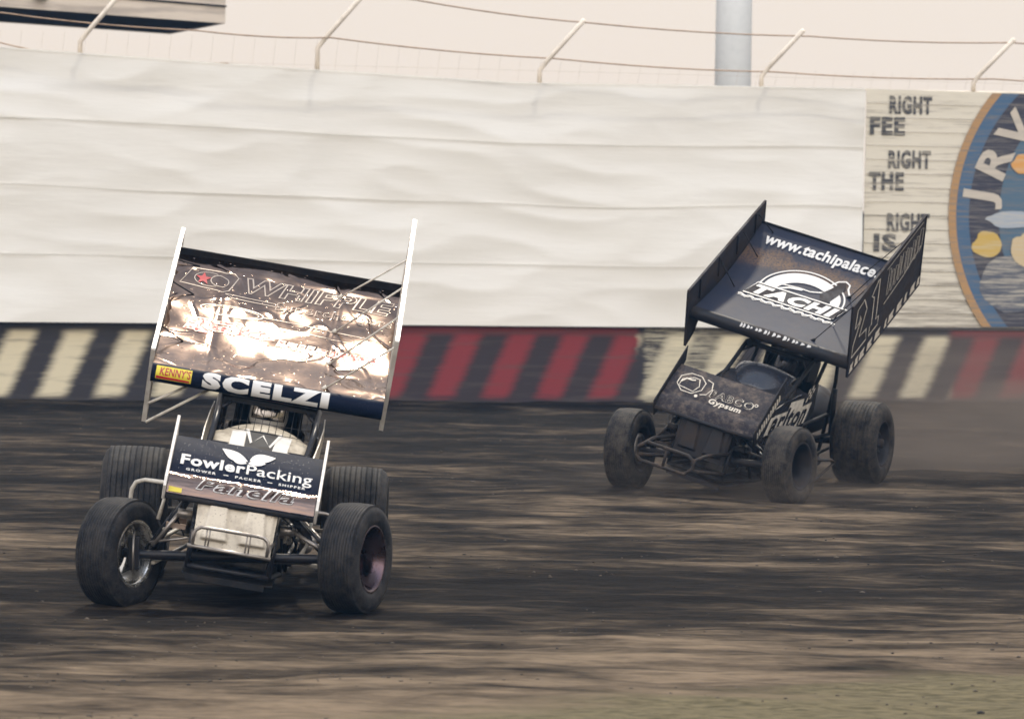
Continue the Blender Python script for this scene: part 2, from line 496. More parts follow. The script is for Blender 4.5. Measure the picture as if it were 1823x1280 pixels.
def axis(lo, hi, step, far):
    a = [lo + i * step for i in range(int((hi - lo) / step) + 1)]
    out = []; d = step; v = lo
    while v > -far: d *= 1.7; v -= d; out.append(v)
    hi2 = []; d = step; v = a[-1]
    while v < far: d *= 1.7; v += d; hi2.append(v)
    return out[::-1] + a + hi2
gx = axis(-8.5, 9.5, 0.075, 900); gy = axis(17.5, 54.0, 0.055, 900)
gb = MB()
W_ = len(gx)
gv = []
for y in gy:
    for x in gx:
        inside = -8.6 < x < 9.7 and 17.4 < y < 54.2
        gv.append((x, y, ground_z(x, y) if inside else 0.0))
gb.add(gv, [(j * W_ + i, j * W_ + i + 1, (j + 1) * W_ + i + 1, (j + 1) * W_ + i) for j in range(len(gy) - 1) for i in range(W_ - 1)], None, True)
def dirt_mat():
    m, nt, p, out = mat('damp_clay_track')
    t = nt.nodes.new('ShaderNodeTexCoord')
    s = nt.nodes.new('ShaderNodeSeparateXYZ'); nt.links.new(t.outputs['Object'], s.inputs[0])
    v1 = coords(nt, (0.22, 0.55, 1)); v2 = coords(nt, (0.7, 2.0, 1)); v3 = coords(nt, (1.5, 7.0, 4.0)); v4 = coords(nt, (7, 34, 14))
    a = noise_(nt, v1, 1.0, 4, 0.6); b = noise_(nt, v2, 1.0, 5, 0.65); c = noise_(nt, v3, 1.0, 4, 0.7); d = noise_(nt, v4, 1.0, 3, 0.7)
    # dry pale dirt low on the track (towards the camera), dark packed groove in the middle
    cr = nt.nodes.new('ShaderNodeValToRGB')
    mr = nd(nt, 'ShaderNodeMapRange'); mr.inputs['From Min'].default_value = 18; mr.inputs['From Max'].default_value = 52
    yy = math_(nt, 'ADD', s.outputs['Y'], math_(nt, 'MULTIPLY', s.outputs['X'], -0.42))
    nt.links.new(yy, mr.inputs['Value']); nt.links.new(mr.outputs[0], cr.inputs[0])
    E = cr.color_ramp.elements
    E[0].position = 0.0; E[0].color = (1.15, 1.15, 1.15, 1)
    E[1].position = 1.0; E[1].color = (0.25, 0.25, 0.25, 1)
    for pos, val in ((0.06, 1.05), (0.12, 0.80), (0.20, 0.30), (0.27, 0.30), (0.36, 0.66), (0.46, 0.50), (0.60, 0.36), (0.85, 0.30)):
        q = E.new(pos); q.color = (val, val, val, 1)
    mk = math_(nt, 'ADD', cr.outputs[0], math_(nt, 'MULTIPLY', math_(nt, 'SUBTRACT', a, 0.5), 1.5))
    mk = math_(nt, 'ADD', mk, math_(nt, 'MULTIPLY', math_(nt, 'SUBTRACT', b, 0.5), 2.2))
    mk = math_(nt, 'ADD', mk, math_(nt, 'MULTIPLY', math_(nt, 'SUBTRACT', c, 0.5), 1.3))
    f = math_(nt, 'POWER', smooth(nt, mk, 0.0, 1.35), 1.8)
    col = mixc(nt, f, (0.0078, 0.0066, 0.0062), (0.190, 0.144, 0.100))
    # olive tinged verge in the near right corner
    vg = math_(nt, 'ADD', math_(nt, 'MULTIPLY', s.outputs['X'], -0.70), s.outputs['Y'])
    vg = math_(nt, 'ADD', vg, math_(nt, 'MULTIPLY', math_(nt, 'SUBTRACT', b, 0.5), 2.0))
    vf = math_(nt, 'SUBTRACT', 1.0, smooth(nt, vg, 19.5, 20.6))
    vcol = mixc(nt, smooth(nt, d, 0.35, 0.7), (0.070, 0.062, 0.038), (0.21, 0.175, 0.105))
    col = mixc(nt, vf, col, vcol)
    col = mixc(nt, math_(nt, 'MULTIPLY', smooth(nt, d, 0.40, 0.75), 0.35), col, (0.018, 0.016, 0.015))
    nt.links.new(col, p.inputs['Base Color'])
    p.inputs['Roughness'].default_value = 0.85
    p.inputs['Specular IOR Level'].default_value = 0.04
    h = math_(nt, 'ADD', math_(nt, 'MULTIPLY', c, 0.7), math_(nt, 'MULTIPLY', d, 0.55))
    h = math_(nt, 'ADD', h, math_(nt, 'MULTIPLY', b, 0.8))
    bump(nt, p, h, 0.9, 0.035)
    return m
M['dirt'] = dirt_mat()
tag(gb.build('ground', M['dirt']), 'dark clay speedway track raked with pale streaks', 'ground', kind='structure')

# loose clods of clay
random.seed(5)
cb = MB()
ico = [(0, 0, 1), (0.894, 0, 0.447), (0.276, 0.851, 0.447), (-0.724, 0.526, 0.447), (-0.724, -0.526, 0.447), (0.276, -0.851, 0.447), (0.724, 0.526, -0.447), (-0.276, 0.851, -0.447), (-0.894, 0, -0.447), (-0.276, -0.851, -0.447), (0.724, -0.526, -0.447), (0, 0, -1)]
icf = [(0, 1, 2), (0, 2, 3), (0, 3, 4), (0, 4, 5), (0, 5, 1), (1, 6, 2), (2, 7, 3), (3, 8, 4), (4, 9, 5), (5, 10, 1), (6, 7, 2), (7, 8, 3), (8, 9, 4), (9, 10, 5), (10, 6, 1), (11, 7, 6), (11, 8, 7), (11, 9, 8), (11, 10, 9), (11, 6, 10)]
for i in range(2600):
    y = 18.5 + random.random() ** 1.6 * 31; x = random.uniform(-0.16, 0.16) * y * 0.9
    # clods gather in rows thrown up by the tyres
    if noise.noise(Vector((x * 0.3, y * 1.4, 7.7))) < random.uniform(-0.3, 0.35): continue
    r = random.uniform(0.003, 0.009) * (1.9 if random.random() < 0.05 else 1)
    z = ground_z(x, y)
    sx, sy, sz = random.uniform(1.0, 2.2), random.uniform(0.7, 1.2), random.uniform(0.5, 0.9)
    cb.add([(x + a * r * sx * random.uniform(0.75, 1.2), y + b * r * sy, z + r * 0.2 + c * r * sz) for a, b, c in ico], icf, None, True)
def clod_mat():
    m, nt, p, out = mat('clay_clod')
    v = coords(nt)
    nt.links.new(mixc(nt, smooth(nt, noise_(nt, v, 3, 2), 0.35, 0.65), (0.018, 0.016, 0.015), (0.10, 0.08, 0.06)), p.inputs['Base Color'])
    p.inputs['Roughness'].default_value = 0.9
    return m
tag(cb.build('dirt_clods', clod_mat()), 'small loose clods of clay scattered over the track', 'dirt', kind='stuff')

# ------------------------------------------------------------------ perimeter wall, tarp, mural, fence
WX = [-7.1, -6.11, -3.28, 0, 3.48, 6.62, 7.82]; WY = [48.44, 48.64, 49.5, 50.37, 51.44, 52.53, 52.94]
def wy(x): return interp(x, WX, WY)
def wp(x, z, off=0.0): return (x, wy(x) - off, z)    # off = towards the track

def concrete_mat():
    m, nt, p, out = mat('striped_concrete')
    t = nt.nodes.new('ShaderNodeTexCoord')
    s = nt.nodes.new('ShaderNodeSeparateXYZ'); nt.links.new(t.outputs['Object'], s.inputs[0])
    v = coords(nt, (0.9, 0.9, 14)); vf = coords(nt, (3, 3, 60))
    n = noise_(nt, v, 1.0, 5, 0.65); n2 = noise_(nt, vf, 1.0, 3, 0.7)
    nn = math_(nt, 'ADD', math_(nt, 'MULTIPLY', math_(nt, 'SUBTRACT', n, 0.5), 0.10), math_(nt, 'MULTIPLY', math_(nt, 'SUBTRACT', n2, 0.5), 0.10))
    u = math_(nt, 'ADD', s.outputs['X'], math_(nt, 'MULTIPLY', s.outputs['Z'], -0.43))
    u = math_(nt, 'ADD', u, nn)
    ph = math_(nt, 'FRACT', math_(nt, 'DIVIDE', math_(nt, 'ADD', u, 26.5 + 0.0), 0.665))
    d = math_(nt, 'ABSOLUTE', math_(nt, 'SUBTRACT', ph, 0.5))
    st = math_(nt, 'SUBTRACT', 1.0, smooth(nt, d, 0.12, 0.37))
    zt = math_(nt, 'SUBTRACT', 1.0, smooth(nt, s.outputs['Z'], 0.80, 0.88))
    zb = smooth(nt, math_(nt, 'ADD', s.outputs['Z'], nn), 0.0, 0.10)
    st = math_(nt, 'MULTIPLY', math_(nt, 'MULTIPLY', st, zt), zb)
    # red stretches between cream ones
    x = math_(nt, 'ADD', s.outputs['X'], nn)
    red = math_(nt, 'MULTIPLY', smooth(nt, x, -2.3, -2.15), math_(nt, 'SUBTRACT', 1.0, smooth(nt, x, 1.52, 1.62)))
    red = math_(nt, 'MAXIMUM', red, smooth(nt, x, 5.55, 5.7))
    sc = mixc(nt, red, (0.72, 0.64, 0.45), (0.23, 0.030, 0.036))
    dk = mixc(nt, red, (0.032, 0.028, 0.032), (0.036, 0.026, 0.030))
    dk = mixc(nt, math_(nt, 'MULTIPLY', red, smooth(nt, s.outputs['Z'], 0.78, 0.9)), dk, (0.18, 0.03, 0.035))
    col = mixc(nt, st, dk, sc)
    # worn whitewashed stretch after the first red run
    ww = math_(nt, 'MULTIPLY', smooth(nt, x, 1.62, 1.70), math_(nt, 'SUBTRACT', 1.0, smooth(nt, x, 2.3, 2.9)))
    ww = math_(nt, 'MULTIPLY', ww, smooth(nt, n2, 0.36, 0.62))
    col = mixc(nt, math_(nt, 'MULTIPLY', ww, 0.8), col, (0.55, 0.50, 0.36))
    dirt = math_(nt, 'MULTIPLY', smooth(nt, n, 0.48, 0.75), 0.45)
    col = mixc(nt, dirt, col, (0.10, 0.085, 0.07))
    nt.links.new(col, p.inputs['Base Color'])
    p.inputs['Roughness'].default_value = 0.8
    bump(nt, p, n2, 0.3, 0.01)
    return m
M['concrete'] = concrete_mat()
wb = MB()
NX = 90
def wx(i): return -14.0 + 28.0 * i / NX
ring = []
for i in range(NX + 1):
    x = wx(i)
    ring.append([wp(x, -0.3, 0.0), wp(x, 0.90, 0.0), wp(x, 0.92, -0.02), wp(x, 0.92, -0.25), wp(x, -0.3, -0.25)])
wb.loft(ring, None, closed=True, caps=True, sm=False)
wall = wb.build('concrete_wall', M['concrete'])
tag(wall, 'low concrete track wall with slanted cream and red stripes on black', 'wall')
cap = MB()
cap.loft([[wp(wx(i), 0.925, 0.02), wp(wx(i), 0.955, 0.02), wp(wx(i), 0.955, -0.10), wp(wx(i), 0.925, -0.10)] for i in range(NX + 1)], None, True, True, False)
cap.build('coping', paint('dark_coping', (0.05, 0.045, 0.045), 0.7), wall)

def tarp_mat():
    m, nt, p, out = mat('white_tarpaulin')
    v = coords(nt, (0.35, 1, 2.2)); v2 = coords(nt, (1.2, 1, 22.0))
    n = noise_(nt, v, 1.4, 4, 0.6); n2 = noise_(nt, v2, 1.0, 4, 0.7)
    f = math_(nt, 'MULTIPLY', smooth(nt, math_(nt, 'ADD', n, math_(nt, 'MULTIPLY', math_(nt, 'SUBTRACT', n2, 0.5), 0.3)), 0.35, 0.8), 0.35)
    col = mixc(nt, f, (0.89, 0.865, 0.80), (0.81, 0.78, 0.70))
    nt.links.new(col, p.inputs['Base Color'])
    p.inputs['Roughness'].default_value = 0.55
    tr = nt.nodes.new('ShaderNodeBsdfTranslucent'); nt.links.new(col, tr.inputs['Color'])
    ms = nt.nodes.new('ShaderNodeMixShader'); ms.inputs[0].default_value = 0.22
    nt.links.new(p.outputs[0], ms.inputs[1]); nt.links.new(tr.outputs[0], ms.inputs[2])
    nt.links.new(ms.outputs[0], out.inputs['Surface'])
    h = math_(nt, 'ADD', n, math_(nt, 'MULTIPLY', n2, 0.12))
    bump(nt, p, h, 0.20, 0.08)
    return m
M['tarp'] = tarp_mat()
seams = [0.95, 1.62, 2.42, 3.22, 4.1]
def tarp_top(x): return interp(x, [-7.1, -6.1, -3.3, 0, 3.5], [4.22, 4.20, 4.06, 3.93, 3.965])
def tarp_pt(u, v):
    x = -14.0 + u * 18.41
    zt = tarp_top(max(x, -8)); z = lerp(0.94, zt, v)
    k = v * 4.0; fr = k - math.floor(k)
    if v >= 1: fr = 1.0
    sway = 0.10 * (noise.noise(Vector((x * 0.45, z * 0.8, 1.1)))) + 0.025 * noise.noise(Vector((x * 1.5, z * 1.7, 3.3)))
    # diagonal creases running from the tied corners
    cre = 0.11 * abs(noise.noise(Vector((x * 0.7 + z * 1.1, z * 1.9 - x * 0.35, 8.0))))
    bell = 0.025 * (1 - fr) ** 1.5 * (0.4 + 0.6 * noise.noise(Vector((x * 0.5, math.floor(k) * 3.1, 0))) ) 
    sag = -0.05 * noise.noise(Vector((x * 0.4, math.floor(k) * 2.0, 5.0)))
    return wp(x, z + sag * math.sin(PI * v) , 0.03 + max(0.0, 0.12 + sway + bell) - cre * 0.6)
tb = MB(); tb.grid(260, 120, tarp_pt, None, True)
tarp = tb.build('tarpaulin', M['tarp'])
tag(tarp, 'long wrinkled white tarpaulin hung along the top of the track wall', 'tarpaulin')
sm_ = MB()
for k, v in enumerate((0.25, 0.5, 0.75, 0.995)):
    sm_.grid(260, 1, lambda u, q: (lambda P: (P[0], P[1] - 0.006, P[2] + 0.022 * q))(tarp_pt(u, v)), None, True)
sm_.build('hem', M['tarp'], tarp)

def clap_mat():
    m, nt, p, out = mat('weathered_painted_boards')
    v = coords(nt, (0.7, 1, 16)); v2 = coords(nt, (2.6, 1, 70)); v3 = coords(nt, (0.25, 1, 0.9))
    n = noise_(nt, v, 1.0, 5, 0.7); n2 = noise_(nt, v2, 1.0, 4, 0.75); n3 = noise_(nt, v3, 1.0, 2, 0.5)
    t = nt.nodes.new('ShaderNodeTexCoord')
    s = nt.nodes.new('ShaderNodeSeparateXYZ'); nt.links.new(t.outputs['Object'], s.inputs[0])
    low = math_(nt, 'SUBTRACT', 1.0, smooth(nt, s.outputs['Z'], 0.9, 2.3))
    f = math_(nt, 'ADD', math_(nt, 'MULTIPLY', n, 0.6), math_(nt, 'MULTIPLY', n2, 0.4))
    f = math_(nt, 'ADD', f, math_(nt, 'MULTIPLY', low, 0.10))
    f = smooth(nt, f, 0.48, 0.72)
    col = mixc(nt, f, (0.74, 0.68, 0.55), (0.26, 0.22, 0.17))
    nt.links.new(col, p.inputs['Base Color'])
    p.inputs['Roughness'].default_value = 0.7
    bump(nt, p, n2, 0.4, 0.01)
    return m, f
M['boards'], _ = clap_mat()
mb = MB()
nb = 17
for k in range(nb):                      # overlapping horizontal boards
    z0 = 0.96 + k * 3.02 / nb; z1 = z0 + 3.02 / nb
    mb.loft([[wp(4.44 + i * 0.4, z0, 0.035), wp(4.44 + i * 0.4, z1 - 0.004, 0.022), wp(4.44 + i * 0.4, z1 - 0.004, -0.02), wp(4.44 + i * 0.4, z0, -0.02)] for i in range(25)], None, True, True, False)
mural = mb.build('painted_board_wall', M['boards'])
tag(mural, 'weathered cream board wall painted with a round blue emblem and black words', 'wall')
def worn(name, col, under=(0.62, 0.56, 0.44), amt=0.5):
    m, nt, p, out = mat(name)
    v = coords(nt, (1.4, 1, 30)); v2 = coords(nt, (4, 1, 60))
    n = noise_(nt, v, 1.0, 4, 0.7); n2 = noise_(nt, v2, 1, 3, 0.7)
    f = math_(nt, 'MULTIPLY', smooth(nt, math_(nt, 'ADD', math_(nt, 'MULTIPLY', n, 0.6), math_(nt, 'MULTIPLY', n2, 0.4)), 0.44, 0.66), amt)
    nt.links.new(mixc(nt, f, col, under), p.inputs['Base Color']); p.inputs['Roughness'].default_value = 0.75
    return m
def mfn(off): return lambda u, v: wp(u, v, off)
def fadetext(body, x, z, h, name='painted_word'):
    a = text2d(body, h, 0.045, 0, width=0.56 if len(body) > 3 else (0.46 if len(body) > 2 else 0.3))
    a = shift(a, x, z)
    return decal(name, a, mfn(0.041), M['word'], mural)
M['word'] = worn('black_signwriting', (0.05, 0.05, 0.055), amt=0.85)
for body, x, z in (('RIGHT', 5.02, 3.79), ('FEE', 4.72, 3.52), ('RIGHT', 5.02, 3.10), ('THE', 4.72, 2.82), ('RIGHT', 5.02, 2.30), ('IS', 4.72, 2.04)):
    fadetext(body, x, z, 0.215)
CX, CZ = 8.0, 2.42
def disc(r0, r1, zlo=0.97, zhi=3.965, n=140):
    """ring of the emblem, clipped by the height of the board wall"""
    V = []; F = []
    rows = 90
    for j in range(rows + 1):
        z = lerp(zlo, zhi, j / rows); dz = z - CZ
        xo = math.sqrt(max(r1 * r1 - dz * dz, 0)); xi = math.sqrt(max(r0 * r0 - dz * dz, 0))
        V += [(CX - xo, z), (CX - xi, z)]
    for j in range(rows): F.append((2 * j, 2 * j + 1, 2 * j + 3, 2 * j + 2))
    return V, F
em = [(0.0, 1.80, (0.09, 0.16, 0.23), 'emblem_field'), (1.78, 2.19, (0.045, 0.045, 0.065), 'emblem_band'), (2.18, 2.36, (0.07, 0.14, 0.24), 'emblem_ring'), (2.35, 2.45, (0.48, 0.28, 0.12), 'emblem_rim')]
for q, (r0, r1, col, nm) in enumerate(em):
    if r1 > 2.1 and r1 < 2.4: pass
    decal(nm, disc(r0, r1), mfn(0.042 + 0.003 * q), worn(nm, col, under=(0.22, 0.20, 0.18), amt=0.8), mural)
M['mletter'] = worn('cream_signwriting', (0.62, 0.55, 0.45), under=(0.2, 0.2, 0.22), amt=0.3)
for ch, x, z, an in (('J', 5.93, 2.66, 82), ('R', 6.13, 3.08, 66), ('V', 6.42, 3.50, 52), ('E', 6.78, 3.80, 38)):
    decal('painted_letter', shift(text2d(ch, 0.40, 0.03, 0, 1.2), x, z, R(an)), mfn(0.054), M['mletter'], mural)
def blob(cx, cz, rx, rz, seed):
    pts = []
    for i in range(22):
        a = 2 * PI * i / 22; k = 1 + 0.35 * noise.noise(Vector((math.cos(a) * 1.3, math.sin(a) * 1.3, seed)))
        pts.append((cx + rx * k * math.cos(a), cz + rz * k * math.sin(a)))
    return poly2(pts)
decal('painted_yellow_shape', blob(6.08, 2.03, 0.20, 0.17, 1), mfn(0.055), worn('ochre_paint', (0.62, 0.42, 0.10)), mural)
decal('painted_orange_shape', blob(6.55, 3.06, 0.18, 0.12, 2), mfn(0.055), worn('orange_paint', (0.72, 0.36, 0.10)), mural)
decal('painted_yellow_shape', blob(6.58, 1.98, 0.20, 0.22, 3), mfn(0.056), worn('pale_ochre_paint', (0.65, 0.50, 0.28)), mural)
decal('painted_dark_shape', blob(6.6, 1.55, 0.62, 0.42, 4), mfn(0.051), worn('slate_paint', (0.10, 0.11, 0.14), amt=0.8), mural)
decal('painted_pale_shape', blob(6.45, 2.35, 0.40, 0.10, 6), mfn(0.052), worn('pale_blue_paint', (0.40, 0.45, 0.50), amt=0.8), mural)

# catch fence
M['post'] = paint('galvanised_post', (0.85, 0.76, 0.64), 0.55, 0.2, dirt=0.2, dcol=(0.3, 0.25, 0.2))
M['cable'] = paint('rusty_cable', (0.42, 0.30, 0.21), 0.7, 0.2, dirt=0.3, dcol=(0.2, 0.12, 0.07))
fence = empty('catch_fence', (0, 50.4, 0))
tag(fence, 'catch fence of tilted pale posts and rusty cables above the white tarpaulin', 'fence')
FI = Matrix.Translation((0, -50.4, 0))
posts = [(-10.9, 1.1), (-8.1, 1.0), (-5.25, 0.95), (-2.44, 0.95), (0.28, 0.72), (3.08, 0.66), (5.86, 0.62), (8.7, 0.6), (11.4, 0.6)]
for x, L in posts:
    b = MB(); kz = 4.40 if x < -1 else 4.20
    b.tube([wp(x, interp(x, [-7.1, -3.3, 0, 3.5], [4.20, 4.04, 3.91, 3.95]), -0.10), wp(x, kz - 0.1, -0.10), wp(x + 0.09, kz + 0.02, -0.06), wp(x + 0.09 + L * 0.62, kz + L * 0.72, 0.35)], 0.030, None, 12)
    b.build('post', M['post'], fence, FI)
b = MB()
b.tube([wp(-14 + i * 0.5, interp(-14 + i * 0.5, [-7.1, -3.3, 0, 3.5], [4.20, 4.04, 3.91, 3.95]), -0.10) for i in range(57)], 0.012, None, 10)
b.build('top_rail', M['post'], fence, FI)
def cable(pts, r=0.009):
    P = []
    for i in range(len(pts) - 1):
        a, c = Vector(pts[i]), Vector(pts[i + 1])
        for t in range(6):
            q = a.lerp(c, t / 6); s_ = 4 * (t / 6) * (1 - t / 6); P.append(q + Vector((0, 0, -0.03 * s_)))
    P.append(Vector(pts[-1]))
    b = MB(); b.tube(P, r, None, 8); b.build('cable', M['cable'], fence, FI)
cable([(-11, 47.4, 4.85), (-6.17, 48.75, 4.62), (-3.88, 49.3, 4.47), (-2.27, 49.8, 4.43), (0.48, 50.6, 4.25), (3.25, 51.45, 4.16), (6.13, 52.45, 4.15), (8.9, 53.4, 4.15)])
cable([(-11, 47.1, 5.9), (-4.6, 49.0, 5.3), (-1.26, 50.06, 4.92), (0.93, 50.69, 4.70), (3.68, 51.54, 4.62), (6.34, 52.47, 4.62), (9, 53.4, 4.62)])
cable([(-11, 47.4, 4.6), (-6.17, 48.7, 4.26), (-5.19, 49.0, 4.14), (-3.5, 49.5, 4.09)], 0.008)
b = MB()
for i in range(72):                     # fine wire netting between posts and cables
    x = -9.0 + i * 0.25
    zt = 4.42 if x < -1.5 else lerp(4.36, 4.20, min(1, (x + 1.5) / 3)); 
    b.bar(wp(x, 3.9, -0.30), wp(x + 0.05, zt, -0.28), 0.0025, 0.0025)
for z in (4.10,):
    for i in range(36):
        b.bar(wp(-9 + i * 0.5, z, -0.29), wp(-8.5 + i * 0.5, z, -0.29), 0.0025, 0.0025)
b.build('wire_netting', paint('pale_wire', (0.55, 0.48, 0.40), 0.5, 0.3), fence, FI)

pl_ = MB()
pl_.tube([(3.35, 63.0, 0.0), (3.30, 63.0, 14.0)], [0.29, 0.26], None, 24)
pl_.box(3.35 - 0.45, 3.35 + 0.45, 62.55, 63.45, -0.05, 0.06)
tag(pl_.build('light_pole', paint('pale_blue_steel', (0.92, 0.95, 0.95), 0.5, dirt=0.1, dcol=(0.5, 0.55, 0.56))), 'pale blue steel pole rising behind the fence cables, right of centre', 'pole')

# overhanging announcer's box, top left
bx_ = empty('announcers_box', (-5.9, 59, 5.1))
tag(bx_, 'tan overhanging box with dark underside above the fence at top left', 'building')
BI = Matrix.Translation((5.9, -59, -5.1))
A0 = Vector((-4.3, 60.0, 0)); dF = Vector((-2.7, -4.2, 0)).normalized(); dS = Vector((-1.2, 4.5, 0)).normalized()
def bxp(a, s, z): q = A0 + dF * a + dS * s; return (q.x, q.y, z)
def tan_mat():
    m, nt, p, out = mat('tan_sheet_cladding')
    v = coords(nt, (0.5, 0.5, 9)); n = noise_(nt, v, 1, 5, 0.6)
    nt.links.new(mixc(nt, smooth(nt, n, 0.4, 0.7), (0.80, 0.70, 0.58), (0.50, 0.43, 0.36)), p.inputs['Base Color'])
    p.inputs['Roughness'].default_value = 0.6
    return m
b = MB()
def bbox(b, a0, a1, s0, s1, z0, z1, m=None):
    P = [bxp(a, s, z) for a in (a0, a1) for s in (s0, s1) for z in (z0, z1)]
    b.add(P, [(0, 1, 3, 2), (4, 6, 7, 5), (0, 4, 5, 1), (2, 3, 7, 6), (0, 2, 6, 4), (1, 5, 7, 3)], m)
bbox(b, 0, 11, 0, 0.12, 5.0, 7.6); bbox(b, 0, 11, 4.5, 4.6, 5.0, 7.6); bbox(b, 0, 0.1, 0.125, 4.495, 5.0, 7.6)
b.build('cladding', tan_mat(), bx_, BI)
b = MB(); bbox(b, 0.104, 10.99, 0.124, 4.49, 5.01, 5.10)
b.build('underside', paint('dark_soffit', (0.03, 0.03, 0.045), 0.8, dirt=0.1), bx_, BI)
b = MB()
for z in (5.24, 5.5, 5.8, 6.1): bbox(b, -0.02, 11, -0.03, -0.004, z, z + 0.025)
b.build('batten', M['matte_black'], bx_, BI)
for a in (1.6, 3.0, 5.0):
    b = MB(); bbox(b, a + 2.5, a + 2.75, -0.16, -0.035, 5.14, 5.34); b.build('floodlight_box', M['matte_black'], bx_, BI)
b = MB(); bbox(b, -0.2, 11.2, -0.3, 4.8, 7.6, 7.75); b.build('roof', M['steel'], bx_, BI)
for a, s_ in ((6.5, 0.4), (6.5, 4.1), (10.5, 0.4), (10.5, 4.1)):
    b = MB(); q = bxp(a, s_, 0); b.tube([(q[0], q[1], 0), (q[0], q[1], 5.03)], 0.12, None, 14); b.build('pillar', M['post'], bx_, BI)

# ------------------------------------------------------------------ driver
def skin(name, chains, m, parent=None, mw=None, sub=2):
    """chains: list of lists of (point, radius); a chain may start at the index of an existing vertex"""
    V = []; E_ = []; Rr = []
    for ch in chains:
        prev = None
        for it in ch:
            if isinstance(it, int): prev = it; continue
            V.append(it[0]); Rr.append(it[1]); i = len(V) - 1
            if prev is not None: E_.append((prev, i))
            prev = i
    me = bpy.data.meshes.new(name); me.from_pydata(V, E_, [])
    ob = bpy.data.objects.new(name, me); C.objects.link(ob)
    md = ob.modifiers.new('skin', 'SKIN'); md.use_smooth_shade = True
    for i, d in enumerate(me.skin_vertices[0].data):
        d.radius = (Rr[i] if isinstance(Rr[i], tuple) else (Rr[i], Rr[i])); d.use_root = (i == 0)
    s = ob.modifiers.new('sub', 'SUBSURF'); s.levels = sub; s.render_levels = sub
    me.materials.append(m)
    if parent: ob.parent = parent
    if mw is not None: ob.matrix_local = mw
    return ob

def driver(mw, style, label):
    p = skin('person', [
        [((0, 1.66, 0.40), (0.17, 0.13)), ((0, 1.68, 0.55), (0.16, 0.12)), ((0, 1.68, 0.72), (0.19, 0.12)), ((0, 1.66, 0.85), (0.19, 0.11)), ((0, 1.62, 0.93), 0.07), ((0, 1.59, 1.02), 0.065), ((0, 1.58, 1.12), 0.09)],
        [3, ((-0.20, 1.64, 0.84), 0.07), ((-0.27, 1.50, 0.70), 0.052), ((-0.26, 1.36, 0.62), 0.043), ((-0.18, 1.20, 0.74), 0.036), ((-0.15, 1.13, 0.80), 0.028), ((-0.145, 1.08, 0.835), (0.04, 0.018))],
        [3, ((0.20, 1.64, 0.84), 0.07), ((0.27, 1.50, 0.70), 0.052), ((0.26, 1.36, 0.62), 0.043), ((0.18, 1.20, 0.74), 0.036), ((0.15, 1.13, 0.80), 0.028), ((0.145, 1.08, 0.835), (0.04, 0.018))],
        [0, ((-0.13, 1.50, 0.40), 0.09), ((-0.15, 1.22, 0.48), 0.075), ((-0.14, 1.05, 0.50), 0.06), ((-0.13, 0.75, 0.34), 0.045), ((-0.13, 0.62, 0.30), 0.04), ((-0.13, 0.55, 0.40), 0.03)],
        [0, ((0.13, 1.50, 0.40), 0.09), ((0.15, 1.22, 0.48), 0.075), ((0.14, 1.05, 0.50), 0.06), ((0.13, 0.75, 0.34), 0.045), ((0.13, 0.62, 0.30), 0.04), ((0.13, 0.55, 0.40), 0.03)]],
        M['suit'], None, mw)
    tag(p, label, 'person')
    for s in (-1, 1):       # gloved hands closed round the wheel rim
        ch = [[((s * 0.150, 1.11, 0.82), (0.030, 0.018)), ((s * 0.145, 1.08, 0.86), (0.036, 0.017)), ((s * 0.14, 1.055, 0.89), (0.030, 0.014))]]
        for k in range(4):
            dx = (k - 1.5) * 0.017; l = (0.9, 1.0, 0.95, 0.75)[k]
            ch.append([((s * (0.14 + dx), 1.055, 0.89), 0.0095), ((s * (0.138 + dx), 1.02, 0.90), 0.009), ((s * (0.135 + dx), 1.00, 0.88 - 0.01 * l), 0.0085), ((s * (0.135 + dx), 1.015, 0.855 - 0.01 * (1 - l)), 0.008)])
        ch.append([((s * 0.118, 1.095, 0.84), 0.011), ((s * 0.098, 1.06, 0.855), 0.010), ((s * 0.100, 1.03, 0.86), 0.009)])
        skin('glove', ch, M['glove'], p, None, 1)
    # helmet: lathe with a chin bar, visor band and aerofoil
    b = MB(); c = (0.0, 1.56, 1.10)
    def hp(u, v):
        th = 2 * PI * u; ph = lerp(-0.42, 0.5, v) * PI
        r = 0.132; y = math.sin(th) * math.cos(ph); x = math.cos(th) * math.cos(ph); z = math.sin(ph)
        k = 1.0
        if z < 0: k = 1.0 + (0.10 if y < 0 else -0.02) * min(1, -z * 1.8)
        return (c[0] + x * r * 0.96 * k, c[1] + y * r * 1.12 * k, c[2] + z * r * 1.10)
    b.grid(40, 24, hp, style['shell'], True)
    h = b.build('helmet', style['shell'], p)
    b = MB()
    b.grid(24, 8, lambda u, v: (lambda P: (c[0] + (P[0] - c[0]) * 1.035, c[1] + (P[1] - c[1]) * 1.035, P[2]))(hp(lerp(0.60, 0.90, u), lerp(0.34, 0.60, v))), None, True)
    b.build('visor', style['visor'], h, solid=0.004)
    b = MB()
    b.grid(24, 5, lambda u, v: (lambda P: (c[0] + (P[0] - c[0]) * 1.02, c[1] + (P[1] - c[1]) * 1.02, c[2] + (P[2] - c[2]) * 1.02))(hp(lerp(0.5, 1.0, u), lerp(0.62, 0.86, v))), None, True)
    b.build('helmet_stripe', style['stripe'], h, solid=0.003)
    b = MB(); b.lathe([(-0.03, 0.07), (-0.035, 0.13), (0.0, 0.15), (0.035, 0.13), (0.03, 0.07)], (0, 1.61, 0.965), 'Z', 24, None, True)
    b.build('neck_collar', M['suit'], p)
    return p

